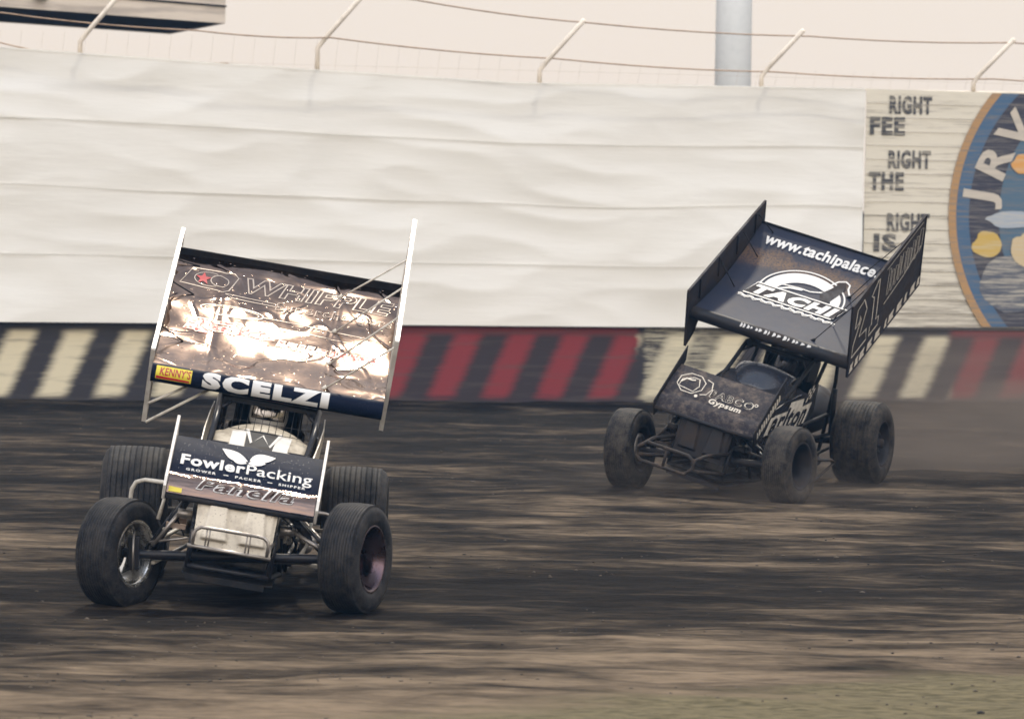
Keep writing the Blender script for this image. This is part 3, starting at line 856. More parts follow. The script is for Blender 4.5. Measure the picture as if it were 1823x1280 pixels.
# ------------------------------------------------------------------ the sprint cars
def tyre_mesh(r, w, groove, ng, rim=0.195):
    prof = []
    hw = w / 2
    prof.append((-hw * 0.90, rim)); prof.append((-hw * 1.02, rim + 0.02))
    prof.append((-hw * 1.08, rim + (r - rim) * 0.35)); prof.append((-hw * 1.06, rim + (r - rim) * 0.62))
    prof.append((-hw * 0.97, rim + (r - rim) * 0.84)); prof.append((-hw * 0.86, r - 0.014))
    x0, x1 = -hw * 0.80, hw * 0.80
    cr = lambda x: r - 0.012 * (abs(x) / hw) ** 2.5
    prof.append((x0 - 0.012, cr(x0)))
    for i in range(ng):
        gx_ = lerp(x0, x1, (i + 0.5) / ng); g = groove
        prof += [(gx_ - g * 2.2, cr(gx_)), (gx_ - g * 1.0, cr(gx_) - 0.0006), (gx_ - g * 0.6, cr(gx_) - 0.008), (gx_ + g * 0.6, cr(gx_) - 0.008), (gx_ + g * 1.0, cr(gx_) - 0.0006), (gx_ + g * 2.2, cr(gx_))]
    prof.append((x1 + 0.012, cr(x1)))
    prof += [(hw * 0.86, r - 0.014), (hw * 0.97, rim + (r - rim) * 0.84), (hw * 1.06, rim + (r - rim) * 0.62), (hw * 1.08, rim + (r - rim) * 0.35), (hw * 1.02, rim + 0.02), (hw * 0.90, rim)]
    b = MB(); b.lathe(prof, (0, 0, 0), 'X', 88, None)
    return b

def wheel(root, loc, ang, r, w, cfg, face, ng=9, camber=0.0, rm_=None):
    """wheel centre loc (root frame), axle along local X turned by ang; face=+1/-1 side of the wheel centre disc"""
    mw = Matrix.Translation(loc) @ Matrix.Rotation(ang, 4, 'Z') @ Matrix.Rotation(camber, 4, 'Y')
    rm = rm_ or cfg['rim']
    hw = w / 2; ri = 0.195
    b = MB()
    d = face * hw * 0.62
    b.lathe([(-hw * 0.98, ri + 0.012), (-hw * 1.0, ri + 0.004), (-hw * 0.96, ri - 0.008), (-hw * 0.80, ri - 0.012), (-hw * 0.5, ri - 0.03), (0, ri - 0.04), (hw * 0.5, ri - 0.03), (hw * 0.80, ri - 0.012), (hw * 0.96, ri - 0.008), (hw * 1.0, ri + 0.004), (hw * 0.98, ri + 0.012)], (0, 0, 0), 'X', 56, None)
    b.lathe([(d - 0.006, ri - 0.036), (d - 0.03 * face, 0.12), (d - 0.012 * face, 0.06), (d, 0.0)], (0, 0, 0), 'X', 40, None)
    for k in range(5):
        a = 2 * PI * k / 5
        b.tube([(d - 0.03, 0.085 * math.cos(a), 0.085 * math.sin(a)), (d + 0.03, 0.085 * math.cos(a), 0.085 * math.sin(a))], 0.014, None, 8)
    rim = b.build('wheel', rm, root, mw)
    t = tyre_mesh(r, w, (0.0026 if r < 0.34 else 0.0034) * (1.0 if cfg['id'] == 1 else 0.55), ng).build('tyre', cfg['rubber'], rim)
    b = MB(); b.lathe([(-0.09, 0.0), (-0.09, 0.035), (0.0, 0.042), (0.07, 0.04), (0.07, 0.0)], (d, 0, 0), 'X', 24, None)
    b.build('hub', M['engine'] if cfg['id'] == 1 else M['muddy'], rim)
    return rim

def car(cfg):
    one = cfg['id'] == 1
    yaw = R(cfg['yaw'])
    root = empty('sprint_car', (cfg['tx'], cfg['ty'], 0), yaw)
    tag(root, cfg['label'], 'race car', 'sprint cars racing on the dirt track')
    CH = Matrix.Translation((0, 0, 0.32)) @ Matrix.Rotation(R(cfg['roll']), 4, 'Y') @ Matrix.Translation((0, 0, -0.3))
    wc = Matrix.Translation((cfg['tx'], cfg['ty'], 0)) @ Matrix.Rotation(yaw, 4, 'Z')
    inv = wc.inverted()
    P = lambda b, name, m, bevel=0, solid=0, par=None, label=None: (lambda o: (o.__setitem__('label', label) if label else None, o)[1])(b.build(name, m, par or root, CH if par is None else None, bevel, True, solid))
    tube_m = cfg['tube']; frame_m = cfg['frame']

    # ---------------- top wing
    A = R(cfg['a']); ca, sa = math.cos(A), math.sin(A)
    yf, zf, xw, L = cfg['yf'], cfg['zf'], cfg['xw'], 1.45
    def prof(v):     # dished aerofoil: shallow bowl that kicks up at the back
        t = v / L
        return -0.055 * math.sin(PI * min(t / 0.9, 1.0)) + ((0.030 if one else 0.05) * ((t - 0.72) / 0.28) ** 2 if t > 0.72 else 0)
    def dents(u, v):
        if one:   # dents and panel creases in the thin sheet
            n = 0.016 * noise.noise(Vector((u * 2.2, v * 2.2, 2.2))) + 0.0015 * noise.noise(Vector((u * 8, v * 8, 5)))
            return n - 0.005 * math.exp(-((u + 0.42) / 0.02) ** 2) - 0.005 * math.exp(-((u - 0.36) / 0.02) ** 2)
        return 0.004 * noise.noise(Vector((u * 3.0, v * 3.0, 2.2)))
    def deck(u, v, off=0.0):
        n = prof(v) + off
        if off > -0.02: n += dents(u, v)
        return Vector((xw + u, yf + v * ca - n * sa, zf + v * sa + n * ca))
    b = MB()
    NU, NV = 110, 110
    def dk(a, c):
        u = lerp(-0.75, 0.75, a); v = lerp(0.02, L, c)
        n = 0.0
        return deck(u, v, n)
    b.grid(NU, NV, dk, None, True)
    wing = P(b, 'top_wing', M['foil'] if one else M['wing2'])
    uvl = wing.data.uv_layers.new(name='UVMap')
    for lp in wing.data.loops:
        i = lp.vertex_index
        uvl.data[lp.index].uv = ((i % (NU + 1)) / NU, (i // (NU + 1)) / NV)
    # underside and leading edge
    b = MB(); b.grid(12, 24, lambda a, c: deck(lerp(-0.75, 0.75, a), lerp(0.0, L, c), -0.03 - 0.07 * math.sin(PI * (1 - c) ** 0.7)), None, True, True)
    P(b, 'wing_underside', M['matte_black'], par=wing)
    rle = 0.062
    lc = deck(0, 0.0, -0.045)
    def le(u, th, off=0.0): # th measured from straight ahead (-Y in chord frame), up positive
        r = rle + off
        d = Vector((0, -math.cos(th) * ca - math.sin(th) * sa, -math.cos(th) * sa + math.sin(th) * ca))
        q = lc + d * r
        return Vector((xw + u, q.y, q.z))
    b = MB(); b.grid(30, 22, lambda a, c: le(lerp(-0.75, 0.75, a), lerp(-2.0, 1.75, c), (0.0015 if one else 0.004) * noise.noise(Vector((a * 30, c * 9, 1)))), None, True)
    P(b, 'leading_edge', M['navy'] if one else M['muddy'], par=wing)
    # wicker strip standing along the back
    wk = 0.05 if one else 0.022
    b = MB()
    for i in range(1):
        q = [deck(u, L + dv, dn) for u in (-0.75, 0.75) for dv, dn in ((0.0, -0.03), (0.008, -0.03), (0.008, wk), (0.0, wk))]
        b.add(q, [(0, 3, 2, 1), (4, 5, 6, 7), (0, 1, 5, 4), (1, 2, 6, 5), (2, 3, 7, 6), (3, 0, 4, 7)], None)
    P(b, 'wicker_strip', M['matte_black'], par=wing)
    # sideboards
    by, LB = cfg['by'], cfg['LB']
    sides = {}
    for s, ht, drop in ((1, cfg['hr'], cfg['dr']), (-1, cfg['hl'], cfg['dl'])):
        if s > 0: pl = [(by, ht), (by + LB, ht), (by + LB + 0.02, ht - drop), (by + LB * 0.55, ht - drop * 1.0), (by + 0.04, ht - drop)]
        else: pl = [(by, ht), (by + LB, ht), (by + LB, ht - drop * 0.8), (by + LB * 0.45, ht - drop * 0.72), (by + 0.30, ht - drop * 0.72), (by + 0.18, ht - drop * 0.92), (by + 0.02, ht - drop)]
        pl = [(a_, c_) for a_, c_ in pl]
        flat = lambda a_, c_, t, s=s: Vector((xw + s * 0.765 + t, yf + a_ * ca - c_ * sa, zf + a_ * sa + c_ * ca))
        # the front edge of a board is plumb to the car, not square to the deck
        def vert(a_, c_, t, flat=flat, ht=ht):
            if a_ < by + 0.06 and c_ < ht - 0.1:
                a_ = a_ + cfg['fe'] * (ht - c_)
            return flat(a_, c_, t)
        b = MB(); b.prism(pl, 0.006, vert)
        m_b = M['board_white'] if one else M['muddy_wing']
        sb = P(b, 'side_panel', m_b, par=wing)
        # rolled lip all round
        b = MB()
        n = len(pl)
        for i in range(n):
            a_, c_ = pl[i]; a2, c2 = pl[(i + 1) % n]
            p1 = vert(a_, c_, 0.0); p2 = vert(a2, c2, 0.0)
            wlip = 0.028 if one else 0.02
            b.bar(p1, p2, wlip, 0.012, None, up=(1, 0, 0)) if False else b.bar(p1, p2, 0.012, wlip, None, up=(1, 0, 0))
        P(b, 'panel_lip', m_b, par=sb)
        for k in range(4):   # riveted stiffeners
            b = MB()
            a_ = by + LB * (0.15 + 0.24 * k)
            p1 = flat(a_, ht - 0.02, -s * 0.008); p2 = flat(a_, max(ht - drop * 0.65, 0.02), -s * 0.008)
            b.bar(p1, p2, 0.012, 0.02, None, up=(1, 0, 0))
            P(b, 'stiffener', m_b, par=sb)
        sides[s] = (flat, pl, sb, ht, drop)
    # struts bracing the tall board to the deck
    sm = M['tube_white'] if one else M['matte_black']
    for k, v in enumerate((0.10, 0.50, 0.90, 1.28)):
        a_ = deck(0.36, v, 0.0); c_ = sides[1][0](v + 0.02, sides[1][3] - 0.06, -0.01)
        b = MB(); b.tube([a_, c_], 0.0065 if one else 0.0042, None, 8)
        b.tube([a_ + Vector((-0.02, 0, -0.012)), a_ + Vector((0.01, 0, 0.016))], 0.013, None, 8)
        P(b, 'brace_rod', sm, par=wing)
    if True:
        for v in ((0.45, 1.05, 1.35) if one else (0.55, 1.05, 1.38)):
            a_ = deck(-0.60, v, 0.0); c_ = sides[-1][0](v, min(sides[-1][3], 0.2) - 0.02, 0.01)
            b = MB(); b.tube([a_, c_], 0.005, None, 8); P(b, 'brace_rod', M['matte_black'], par=wing)
    # lower stays under the deck on the left of the picture
    for (v0, c0, u1, v1) in ((0.08, -0.42, -0.40, 0.08), (0.10, -0.30, -0.50, 0.12)) if one else ((0.12, -0.24, -0.40, 0.10), (0.14, -0.20, -0.30, 0.3)):
        a_ = sides[-1][0](by + 0.1 + cfg['fe'] * 0.4, c0, 0.01) if one else sides[-1][0](0.18, c0, 0.01)
        c_ = deck(u1, v1, -0.07)
        if one:
            a_, c_ = (Vector((-0.765, 1.24, 0.92)), Vector((-0.36, 1.32, 1.22))) if c0 < -0.4 else (Vector((-0.77, 1.26, 1.04)), Vector((-0.52, 1.32, 1.20)))
        b = MB(); b.tube([a_, c_], 0.009, None, 8); P(b, 'lower_brace', sm, par=wing)
    # wing posts to the cage
    for s in (-1, 1):
        b = MB(); b.tube([(s * 0.27, 1.35, 1.19), deck(s * 0.27 - xw, 0.25, -0.06)], 0.016, None, 10)
        P(b, 'wing_post', frame_m, par=wing); b = MB()
        b.tube([(s * 0.25, 2.1, 1.25), deck(s * 0.27 - xw, 0.85, -0.06)], 0.016, None, 10)
        P(b, 'wing_post', frame_m, par=wing)

    DK = lambda off: (lambda u, v: deck(u, v + L / 2, off))
    LE = lambda off, th0: (lambda u, v: le(u, th0 + v / rle, off))
    if one:
        decal('lettering', shift(text2d('SCELZI', 0.098, 0.070, 0, 1, 1.02, width=0.82), -0.01, 0), LE(0.003, 0.62), M['white'], wing, 14)
        # sponsor art laid on the foil
        lift = 0.0022
        logo = art(stroke([(-0.71, 0.435), (-0.64, 0.60), (-0.36, 0.60), (-0.33, 0.56), (-0.38, 0.43), (-0.42, 0.415)], 0.008, True),
                   stroke(arc(-0.45, 0.51, 0.06, 0.05, 0, 360, 20), 0.007), stroke(arc(-0.52, 0.51, 0.10, 0.065, 60, 300, 20), 0.006))
        decal('lettering', logo, DK(lift), M['faint'], wing, 14, None, 24)
        star = [(0.055 * (1 if i % 2 == 0 else 0.42) * math.sin(2 * PI * i / 10), 0.06 * (1 if i % 2 == 0 else 0.42) * math.cos(2 * PI * i / 10)) for i in range(10)]
        decal('star_emblem', shift(([(0, 0)] + star, [(0, i + 1, (i + 1) % 10 + 1) for i in range(10)]), -0.56, 0.51), DK(lift + 0.0012), M['red'], wing, 6, None, 4)
        w1 = shift(text2d('WHIPPLE', 0.135, 0.045, 0.25, spacing=0.92, width=1.00), 0.225, 0.51)
        decal('lettering', w1, DK(lift), M['faint'], wing, 14, None, 24)
        decal('lettering_fill', shift(text2d('WHIPPLE', 0.135, 0.006, 0.25, spacing=1.04, width=0.98), 0.225, 0.51), DK(lift + 0.0012), M['foil'], wing, 14, None, 24)
        decal('lettering', shift(text2d('Superchargers', 0.085, 0.030, 0.1, width=0.78), 0.335, 0.35), DK(lift), M['faint'], wing, 14, None, 24)
        decal('lettering_fill', shift(text2d('Superchargers', 0.085, 0.002, 0.1, width=0.77), 0.335, 0.35), DK(lift + 0.0012), M['foil'], wing, 14, None, 24)
        ov = art(stroke([(-0.40, 0.40), (-0.06, 0.37), (-0.03, 0.34), (-0.35, 0.365)], 0.006, True),
                 stroke(arc(-0.33, 0.205, 0.21, 0.062, 0, 360, 36), 0.008), stroke(arc(-0.33, 0.205, 0.18, 0.046, 0, 360, 36), 0.005),
                 stroke([(-0.12, 0.20), (0.65, 0.14), (0.65, 0.06), (0.0, 0.10)], 0.005))
        decal('lettering', ov, DK(lift), M['faint'], wing, 14, None, 24)
        # ragged red block lettering
        random.seed(3)
        rs = [[(-0.62, -0.10), (-0.57, 0.06), (-0.30, 0.06), (-0.32, 0.02), (-0.40, 0.02), (-0.41, -0.01), (-0.30, -0.01), (-0.33, -0.08), (-0.44, -0.08), (-0.46, -0.12), (-0.54, -0.12), (-0.55, -0.10)],
              [(-0.29, 0.04), (-0.18, 0.05), (-0.10, 0.02), (-0.04, -0.03), (-0.02, -0.08), (-0.12, -0.11), (-0.27, -0.10), (-0.30, -0.06)]]
        x = 0.0
        while x < 0.62:
            w_ = random.uniform(0.05, 0.09); h_ = random.uniform(0.03, 0.05); y_ = -0.10 - 0.02 * x + random.uniform(-0.01, 0.01)
            rs.append([(x, y_ - h_), (x + 0.015, y_ + h_), (x + w_, y_ + h_ * 0.9), (x + w_ * 0.8, y_ + 0.01), (x + w_, y_ - h_ * 0.4), (x + w_ * 0.7, y_ - h_ * 1.2), (x + w_ * 0.4, y_ - h_ * 0.8)])
            x += w_ * 1.05
        decal('red_lettering', art(*[poly2(r_) for r_ in rs]), DK(lift), M['redfoil'], wing, 14, None, 24)
        decal('lettering', art(*[stroke(r_, 0.006, True) for r_ in rs]), DK(lift + 0.002), M['faint'], wing, 14, None, 24)
        # yellow sticker on the leading edge
        decal('sticker', poly2([(-0.72, -0.045), (-0.72, 0.045), (-0.49, 0.045), (-0.49, -0.045)]), LE(0.002, 0.60), M['yellow'], wing, 8)
        decal('sticker_lettering', shift(text2d("KENNY'S", 0.05, 0.02, 0.1, width=0.20), -0.595, 0.01), LE(0.0036, 0.60), M['red'], wing, 6)
        decal('sticker_stripe', poly2([(-0.715, -0.04), (-0.715, -0.022), (-0.50, -0.028), (-0.50, -0.04)]), LE(0.0036, 0.60), M['suit_red'], wing, 3)
    else:
        lift = 0.006
        decal('lettering', shift(text2d('www.tachipalace.co', 0.125, 0.030, 0.05, 1.0, 0.96, width=1.27), 0.00, 0.575), DK(lift), M['white'], wing, 8)
        # crescent emblem
        def crescent():
            o = arc(0, 0, 0.36, 0.30, -8, 188, 40); i_ = arc(0.02, -0.03, 0.26, 0.205, -4, 184, 40)
            n = len(o); V = o + i_; F = [(k, k + 1, n + k + 1, n + k) for k in range(n - 1)]
            return V, F
        E0 = (-0.03, 0.0)
        g = [shift(crescent(), *E0), shift(stroke(arc(0, 0, 0.395, 0.335, -10, 192, 40), 0.014), *E0)]
        g.append(shift(stroke([(-0.30, 0.02), (-0.20, 0.075), (-0.05, 0.09), (0.05, 0.085), (0.12, 0.11), (0.16, 0.13)], 0.014), *E0))
        g.append(shift(stroke([(-0.22, 0.0), (-0.14, 0.055), (-0.02, 0.075)], 0.022), *E0))
        g.append(shift(stroke([(0.14, -0.10), (0.22, -0.04), (0.30, -0.01), (0.33, 0.06)], 0.013), *E0))
        g.append(shift(stroke([(-0.02, -0.06), (0.06, 0.0), (0.08, -0.02), (0.06, -0.07)], 0.012), *E0))
        g.append(shift(poly2([(0.10, -0.07), (0.13, -0.02), (0.15, -0.07)]), *E0))
        g.append(shift(stroke([(0.18, 0.26), (0.22, 0.33), (0.28, 0.36), (0.33, 0.33), (0.34, 0.27), (0.38, 0.20)], 0.016), *E0))
        decal('emblem', art(*g), DK(lift), M['white'], wing, 8)
        # dark animal head breaking through the crescent
        decal('emblem_fill', shift(poly2([(0.14, 0.10), (0.20, 0.21), (0.24, 0.315), (0.285, 0.335), (0.31, 0.30), (0.315, 0.25), (0.30, 0.16), (0.26, 0.02), (0.18, 0.0)]), *E0), DK(lift + 0.002), M['muddy_wing'], wing, 6)
        box = [(-0.50, -0.215), (-0.44, -0.015), (0.42, -0.015), (0.36, -0.215)]
        decal('emblem_box', poly2(box), DK(lift + 0.0012), M['muddy_wing'], wing, 5)
        decal('emblem', art(stroke(box, 0.016, True), shift(text2d('TACHI', 0.135, 0.060, 0.25, width=0.80), -0.035, -0.112)), DK(lift + 0.006), M['white'], wing, 5)
        pw = [(-0.53 + i * 0.02, -0.255 + 0.012 * math.sin(i * 1.3) + 0.006 * math.sin(i * 3.1)) for i in range(48)]
        decal('emblem_script', art(stroke(pw, 0.016), stroke([(a_, c_ - 0.022 + 0.006 * math.sin(a_ * 90)) for a_, c_ in pw], 0.007)), DK(lift), M['white'], wing, 3)
        # scuffed remains of white letters along the leading edge
        random.seed(8); fr = []
        x = -0.28
        while x < 0.36:
            w_ = random.uniform(0.015, 0.04); h_ = random.uniform(0.012, 0.022)
            fr.append(poly2([(x, -h_), (x + 0.004, h_), (x + w_ * 0.7, h_ * random.uniform(0.4, 1)), (x + w_, h_ * 0.2), (x + w_ * 0.8, -h_ * random.uniform(0.2, 1))]))
            x += w_ + random.uniform(0.004, 0.03)
        decal('worn_lettering', art(*fr), LE(0.006, 1.05), M['white'], wing, 4)
        # outside of the tall board: outlined race number and faded script
        flat, pl, sb, ht, drop = sides[1]
        def out(a_, c_): return flat(by + a_, ht - drop + c_, 0.008)
        hh = drop
        num = art(stroke([(0.10, hh * 0.62), (0.12, hh * 0.86), (0.26, hh * 0.90), (0.34, hh * 0.72), (0.22, hh * 0.42), (0.38, hh * 0.40), (0.40, hh * 0.24), (0.08, hh * 0.24), (0.09, hh * 0.40), (0.22, hh * 0.66), (0.20, hh * 0.72), (0.18, hh * 0.64)], 0.018, True),
                  stroke([(0.44, hh * 0.80), (0.56, hh * 0.92), (0.60, hh * 0.92), (0.60, hh * 0.36), (0.66, hh * 0.36), (0.66, hh * 0.24), (0.46, hh * 0.24), (0.46, hh * 0.36), (0.50, hh * 0.36), (0.50, hh * 0.74)], 0.018, True))
        decal('race_number', num, out, M['muddy_line'], sb)
        random.seed(11); sc = []
        x = 0.80
        while x < 1.55:
            w_ = random.uniform(0.05, 0.09); y0_ = hh * random.uniform(0.50, 0.56); y1_ = hh * random.uniform(0.80, 0.90)
            sc.append(stroke([(x, y0_), (x + 0.02, y1_), (x + w_, y1_ - 0.03), (x + w_ * 0.9, y0_ + 0.05), (x + w_ * 0.4, y0_)], 0.009, random.random() < 0.6)); x += w_ + 0.012
        decal('faded_script', art(*sc, stroke([(0.76, hh * 0.44), (1.2, hh * 0.50), (1.58, hh * 0.62)], 0.012), stroke([(0.76, hh * 0.92), (1.58, hh * 0.95)], 0.008)), out, M['muddy_line'], sb)
        sc = []; x = 0.06
        while x < 1.6:
            w_ = random.uniform(0.06, 0.14)
            sc.append(poly2([(x, 0.02), (x + 0.02, 0.10), (x + w_, 0.11), (x + w_ * 0.8, 0.06), (x + w_, 0.02)])); x += w_ + random.uniform(0.01, 0.1)
        decal('faded_script', art(*sc), out, M['muddy_line'], sb)

    # ---------------- front wing
    B = R(cfg['b']); cb_, sb_ = math.cos(B), math.sin(B)
    y2, z2, xf = cfg['y2'], cfg['z2'], cfg['xf']
    HW = 0.455; CL = 0.52
    def fprof(t):   # t 0 (front) .. 1 (rear): lower third lies flatter, bottom lip curls under
        return 0.045 * math.sin(PI * min(1, t / 0.9)) if False else 0.03 * math.sin(PI * t) + 0.02 * math.sin(PI * min(t * 3, 1))
    def fd(u, v, off=0.0):
        t = v / CL
        n = fprof(t) + off
        return Vector((xf + u, y2 + v * cb_ - n * sb_, z2 + v * sb_ + n * cb_))
    b = MB()
    b.grid(30, 30, lambda a, c: fd(lerp(-HW, HW, a), c * CL, 0.002 * noise.noise(Vector((a * 12, c * 9, 3)))), None, True)
    fw = P(b, 'front_wing', M['navy'] if one else M['dusty_wing'])
    b = MB(); b.grid(10, 10, lambda a, c: fd(lerp(-HW, HW, a), c * CL, -0.02 - 0.03 * math.sin(PI * c)), None, True, True)
    P(b, 'wing_underside', M['matte_black'], par=fw)
    b = MB(); b.tube([fd(-HW, 0.0, -0.008), fd(HW, 0.0, -0.008)], 0.017, None, 14)
    P(b, 'leading_edge', M['matte_black'] if one else M['muddy'], par=fw)
    if one:   # metallic foil strip along the low, flat part
        b = MB(); b.grid(30, 10, lambda a, c: fd(lerp(-HW + 0.004, HW - 0.004, a), 0.012 + c * 0.155, 0.006 + 0.003 * noise.noise(Vector((a * 14, c * 5, 8)))), None, True)
        P(b, 'foil_strip', M['foil2'], par=fw)
    ftop = 0.0
    for s in (-1, 1):
        b = MB()
        if one: pl = [(-0.01, -0.03), (0.0, 0.075), (0.06, 0.10), (CL + 0.10, 0.075), (CL + 0.08, -0.10), (0.02, -0.06)]
        else: pl = [(-0.02, -0.10), (0.0, 0.07), (CL + 0.16, 0.07), (CL + 0.10, -0.06), (0.06, -0.12)]
        b.prism(pl, 0.018 if one else 0.01, lambda a_, c_, t, s=s: Vector((xf + s * (HW + 0.010) + t, y2 + a_ * cb_ - c_ * sb_, z2 + a_ * sb_ + c_ * cb_)))
        ep = P(b, 'end_plate', M['board_white'] if one else M['muddy'], bevel=0.003, par=fw)
        if not one and s == 1:
            random.seed(2)
            sc = [poly2([(0.04 + k * 0.045, -0.05), (0.05 + k * 0.045, 0.03), (0.075 + k * 0.045, 0.03 - random.uniform(0, 0.03)), (0.07 + k * 0.045, -0.05)]) for k in range(11)]
            decal('faded_script', art(*sc), lambda a_, c_: Vector((xf + HW + 0.020, y2 + a_ * cb_ - c_ * sb_, z2 + a_ * sb_ + c_ * cb_)), M['muddy_line'], ep)
    FW = lambda off: (lambda u, v: fd(u, v + CL / 2, off))
    if one:
        k = 0.002 + 0.003
        decal('lettering', shift(text2d('Fowler', 0.088, 0.032, 0, width=0.395), -0.205, 0.035, 0), FW(k), M['white'], fw, 4)
        decal('lettering', shift(text2d('Packing', 0.088, 0.006, 0, width=0.405), 0.205, 0.035, 0), FW(k), M['white'], fw, 4)
        decal('lettering', art(shift(text2d('GROWER', 0.019, 0.03, 0, 1.3, 1.3), -0.27, -0.048), shift(text2d('PACKER', 0.019, 0.03, 0, 1.3, 1.3), 0.02, -0.048), shift(text2d('SHIPPER', 0.019, 0.03, 0, 1.3, 1.3), 0.29, -0.048),
              poly2([(-0.13, -0.051), (-0.13, -0.045), (-0.10, -0.045), (-0.10, -0.051)]), poly2([(0.14, -0.051), (0.14, -0.045), (0.17, -0.045), (0.17, -0.051)])), FW(k), M['white'], fw, 2)
        lv = art(leaf(0.0, 0.105, 0.19, 0.085, R(152)), leaf(0.01, 0.115, 0.17, 0.085, R(24)), leaf(-0.005, 0.085, 0.11, 0.055, R(158)), leaf(0.005, 0.085, 0.11, 0.055, R(14)))
        decal('leaf_emblem', lv, FW(k), M['white'], fw, 5)
        decal('lettering', shift(text2d('Panella', 0.078, 0.050, 0.3, width=0.60), 0.02, -0.165), FW(0.0115), M['white'], fw, 4)
        decal('lettering_fill', shift(text2d('Panella', 0.078, 0.012, 0.3, width=0.585), 0.02, -0.165), FW(0.0145), M['dark_bronze'], fw, 4)
        decal('sticker', poly2([(-0.44, -0.245), (-0.44, -0.215), (-0.36, -0.22), (-0.36, -0.245)]), FW(0.0115), M['yellow'], fw)
        # fly specks and stone chips
        random.seed(21); sp = []
        for i in range(150):
            x, y = random.uniform(-0.43, 0.43), random.uniform(-0.08, 0.235); a_ = random.uniform(-0.6, 0.2); l_ = random.uniform(0.001, 0.005)
            sp.append(poly2([(x, y), (x + 0.0012, y + l_), (x + 0.0024, y + l_ * 0.8), (x + 0.0014, y - 0.0008)]))
        decal('stone_chips', art(*sp), FW(0.0048), M['white'], fw)['kind'] = 'stuff'
    else:
        k = 0.005
        hexa = lambda cx, cy, r, a0=22: [(cx + r * math.cos(R(a0 + 45 * i)), cy + r * 0.95 * math.sin(R(a0 + 45 * i))) for i in range(8)]
        g = [stroke(hexa(-0.27, 0.075, 0.125), 0.008, True), stroke([(-0.36, 0.01), (-0.36, 0.09), (-0.27, 0.145), (-0.22, 0.14), (-0.19, 0.06), (-0.22, -0.01)], 0.008, True),
             stroke([(-0.16, 0.17), (-0.10, 0.15), (-0.075, 0.07), (-0.10, 0.0), (-0.15, -0.02)], 0.008), stroke([(-0.36, 0.06), (-0.33, 0.11), (-0.28, 0.11), (-0.25, 0.12)], 0.016)]
        g.append(poly2([(-0.175 + 0.016 * math.cos(i), -0.045 + 0.016 * math.sin(i)) for i in [q * 0.7 for q in range(9)]]))
        decal('emblem', art(*g), FW(k), M['muddy_line'], fw, 4)
        decal('lettering', shift(text2d('PABCO', 0.080, 0.038, 0.0, width=0.40), 0.13, 0.035), FW(k), M['muddy_line'], fw, 4)
        decal('lettering_fill', shift(text2d('PABCO', 0.080, 0.006, 0.0, width=0.385), 0.13, 0.035), FW(k + 0.002), M['muddy'], fw, 4)
        decal('lettering', shift(text2d('Gypsum', 0.052, 0.034, 0.1, width=0.30), 0.10, -0.045), FW(k), M['muddy_line'], fw, 4)
        decal('emblem', stroke(arc(0.345, 0.06, 0.014, 0.014, 0, 360, 12), 0.007), FW(k), M['muddy_line'], fw)
    # front wing stays
    for s in (-1, 1):
        b = MB(); b.tube([(xf + s * 0.22, y2 + 0.12, z2 + 0.05), (xf + s * 0.22, y2 + 0.25, z2 - 0.06)], 0.012, None, 8); P(b, 'wing_post', frame_m, par=fw)

    # ---------------- nose and radiator cover
    nx = cfg['nx']
    nose_m = M['cream'] if one else M['muddy']
    def nosept(a, c):
        x = lerp(-0.245, 0.245, a) * lerp(0.97, 1.0, c); z = lerp(0.33, 0.615, c); y = -0.27 + 0.02 * c
        d = 0.0
        for s in (-1, 1):   # two raised pads flaring downwards with a step at their foot
            cx = s * 0.115; hw_ = lerp(0.090, 0.058, c)
            e_ = max(0.0, min(1.0, (hw_ - abs(x - cx)) / 0.012)); f_ = max(0.0, min(1.0, (c - 0.16) / 0.05)); g_ = 1 - 0.5 * c
            d = max(d, e_ * f_ * g_)
        ed = max(0.0, min(1.0, (0.235 - abs(x)) / 0.015))
        return (nx + x, y - 0.034 * d - 0.014 * ed, z)
    b = MB()
    b.grid(60, 44, nosept, None, True)
    b.loft([[(nx - 0.25, -0.255, 0.33), (nx - 0.25, -0.24, 0.618), (nx + 0.25, -0.24, 0.618), (nx + 0.25, -0.255, 0.33)], [(nx - 0.26, 0.1, 0.30), (nx - 0.26, 0.1, 0.64), (nx + 0.26, 0.1, 0.64), (nx + 0.26, 0.1, 0.30)]], None, True, False, False)
    P(b, 'nose', nose_m)
    # hood
    def hoodring(y, hw_, zt, zb, crown=0.035, n=16):
        r_ = [(nx * max(0, 1 - y) - hw_, y, zb)]
        for i in range(n + 1):
            t = i / n; x = lerp(-hw_, hw_, t); e_ = (2 * t - 1)
            r_.append((nx * max(0, 1 - y) + x, y, zt - 0.012 * abs(e_) ** 6 + crown * (1 - e_ * e_)))
        r_.append((nx * max(0, 1 - y) + hw_, y, zb))
        return r_
    b = MB()
    hz = cfg['hoodz']
    b.loft([hoodring(0.10, 0.255, 0.60, 0.34, 0.01), hoodring(0.35, 0.27, 0.74 + hz, 0.36), hoodring(0.62, 0.285, 0.86 + hz, 0.40), hoodring(0.80, 0.31, 0.945 + hz, 0.44, 0.02), hoodring(0.88, 0.315, 0.968 + hz, 0.46, 0.03), hoodring(0.90, 0.30, 0.935 + hz, 0.46, 0.075), hoodring(1.0, 0.295, 0.955 + hz, 0.46, 0.085), hoodring(1.02, 0.285, 0.94 + hz, 0.46, 0.08)], None, False, False, True)
    hood = P(b, 'hood', M['hood_cream'] if one else nose_m, solid=0.006)
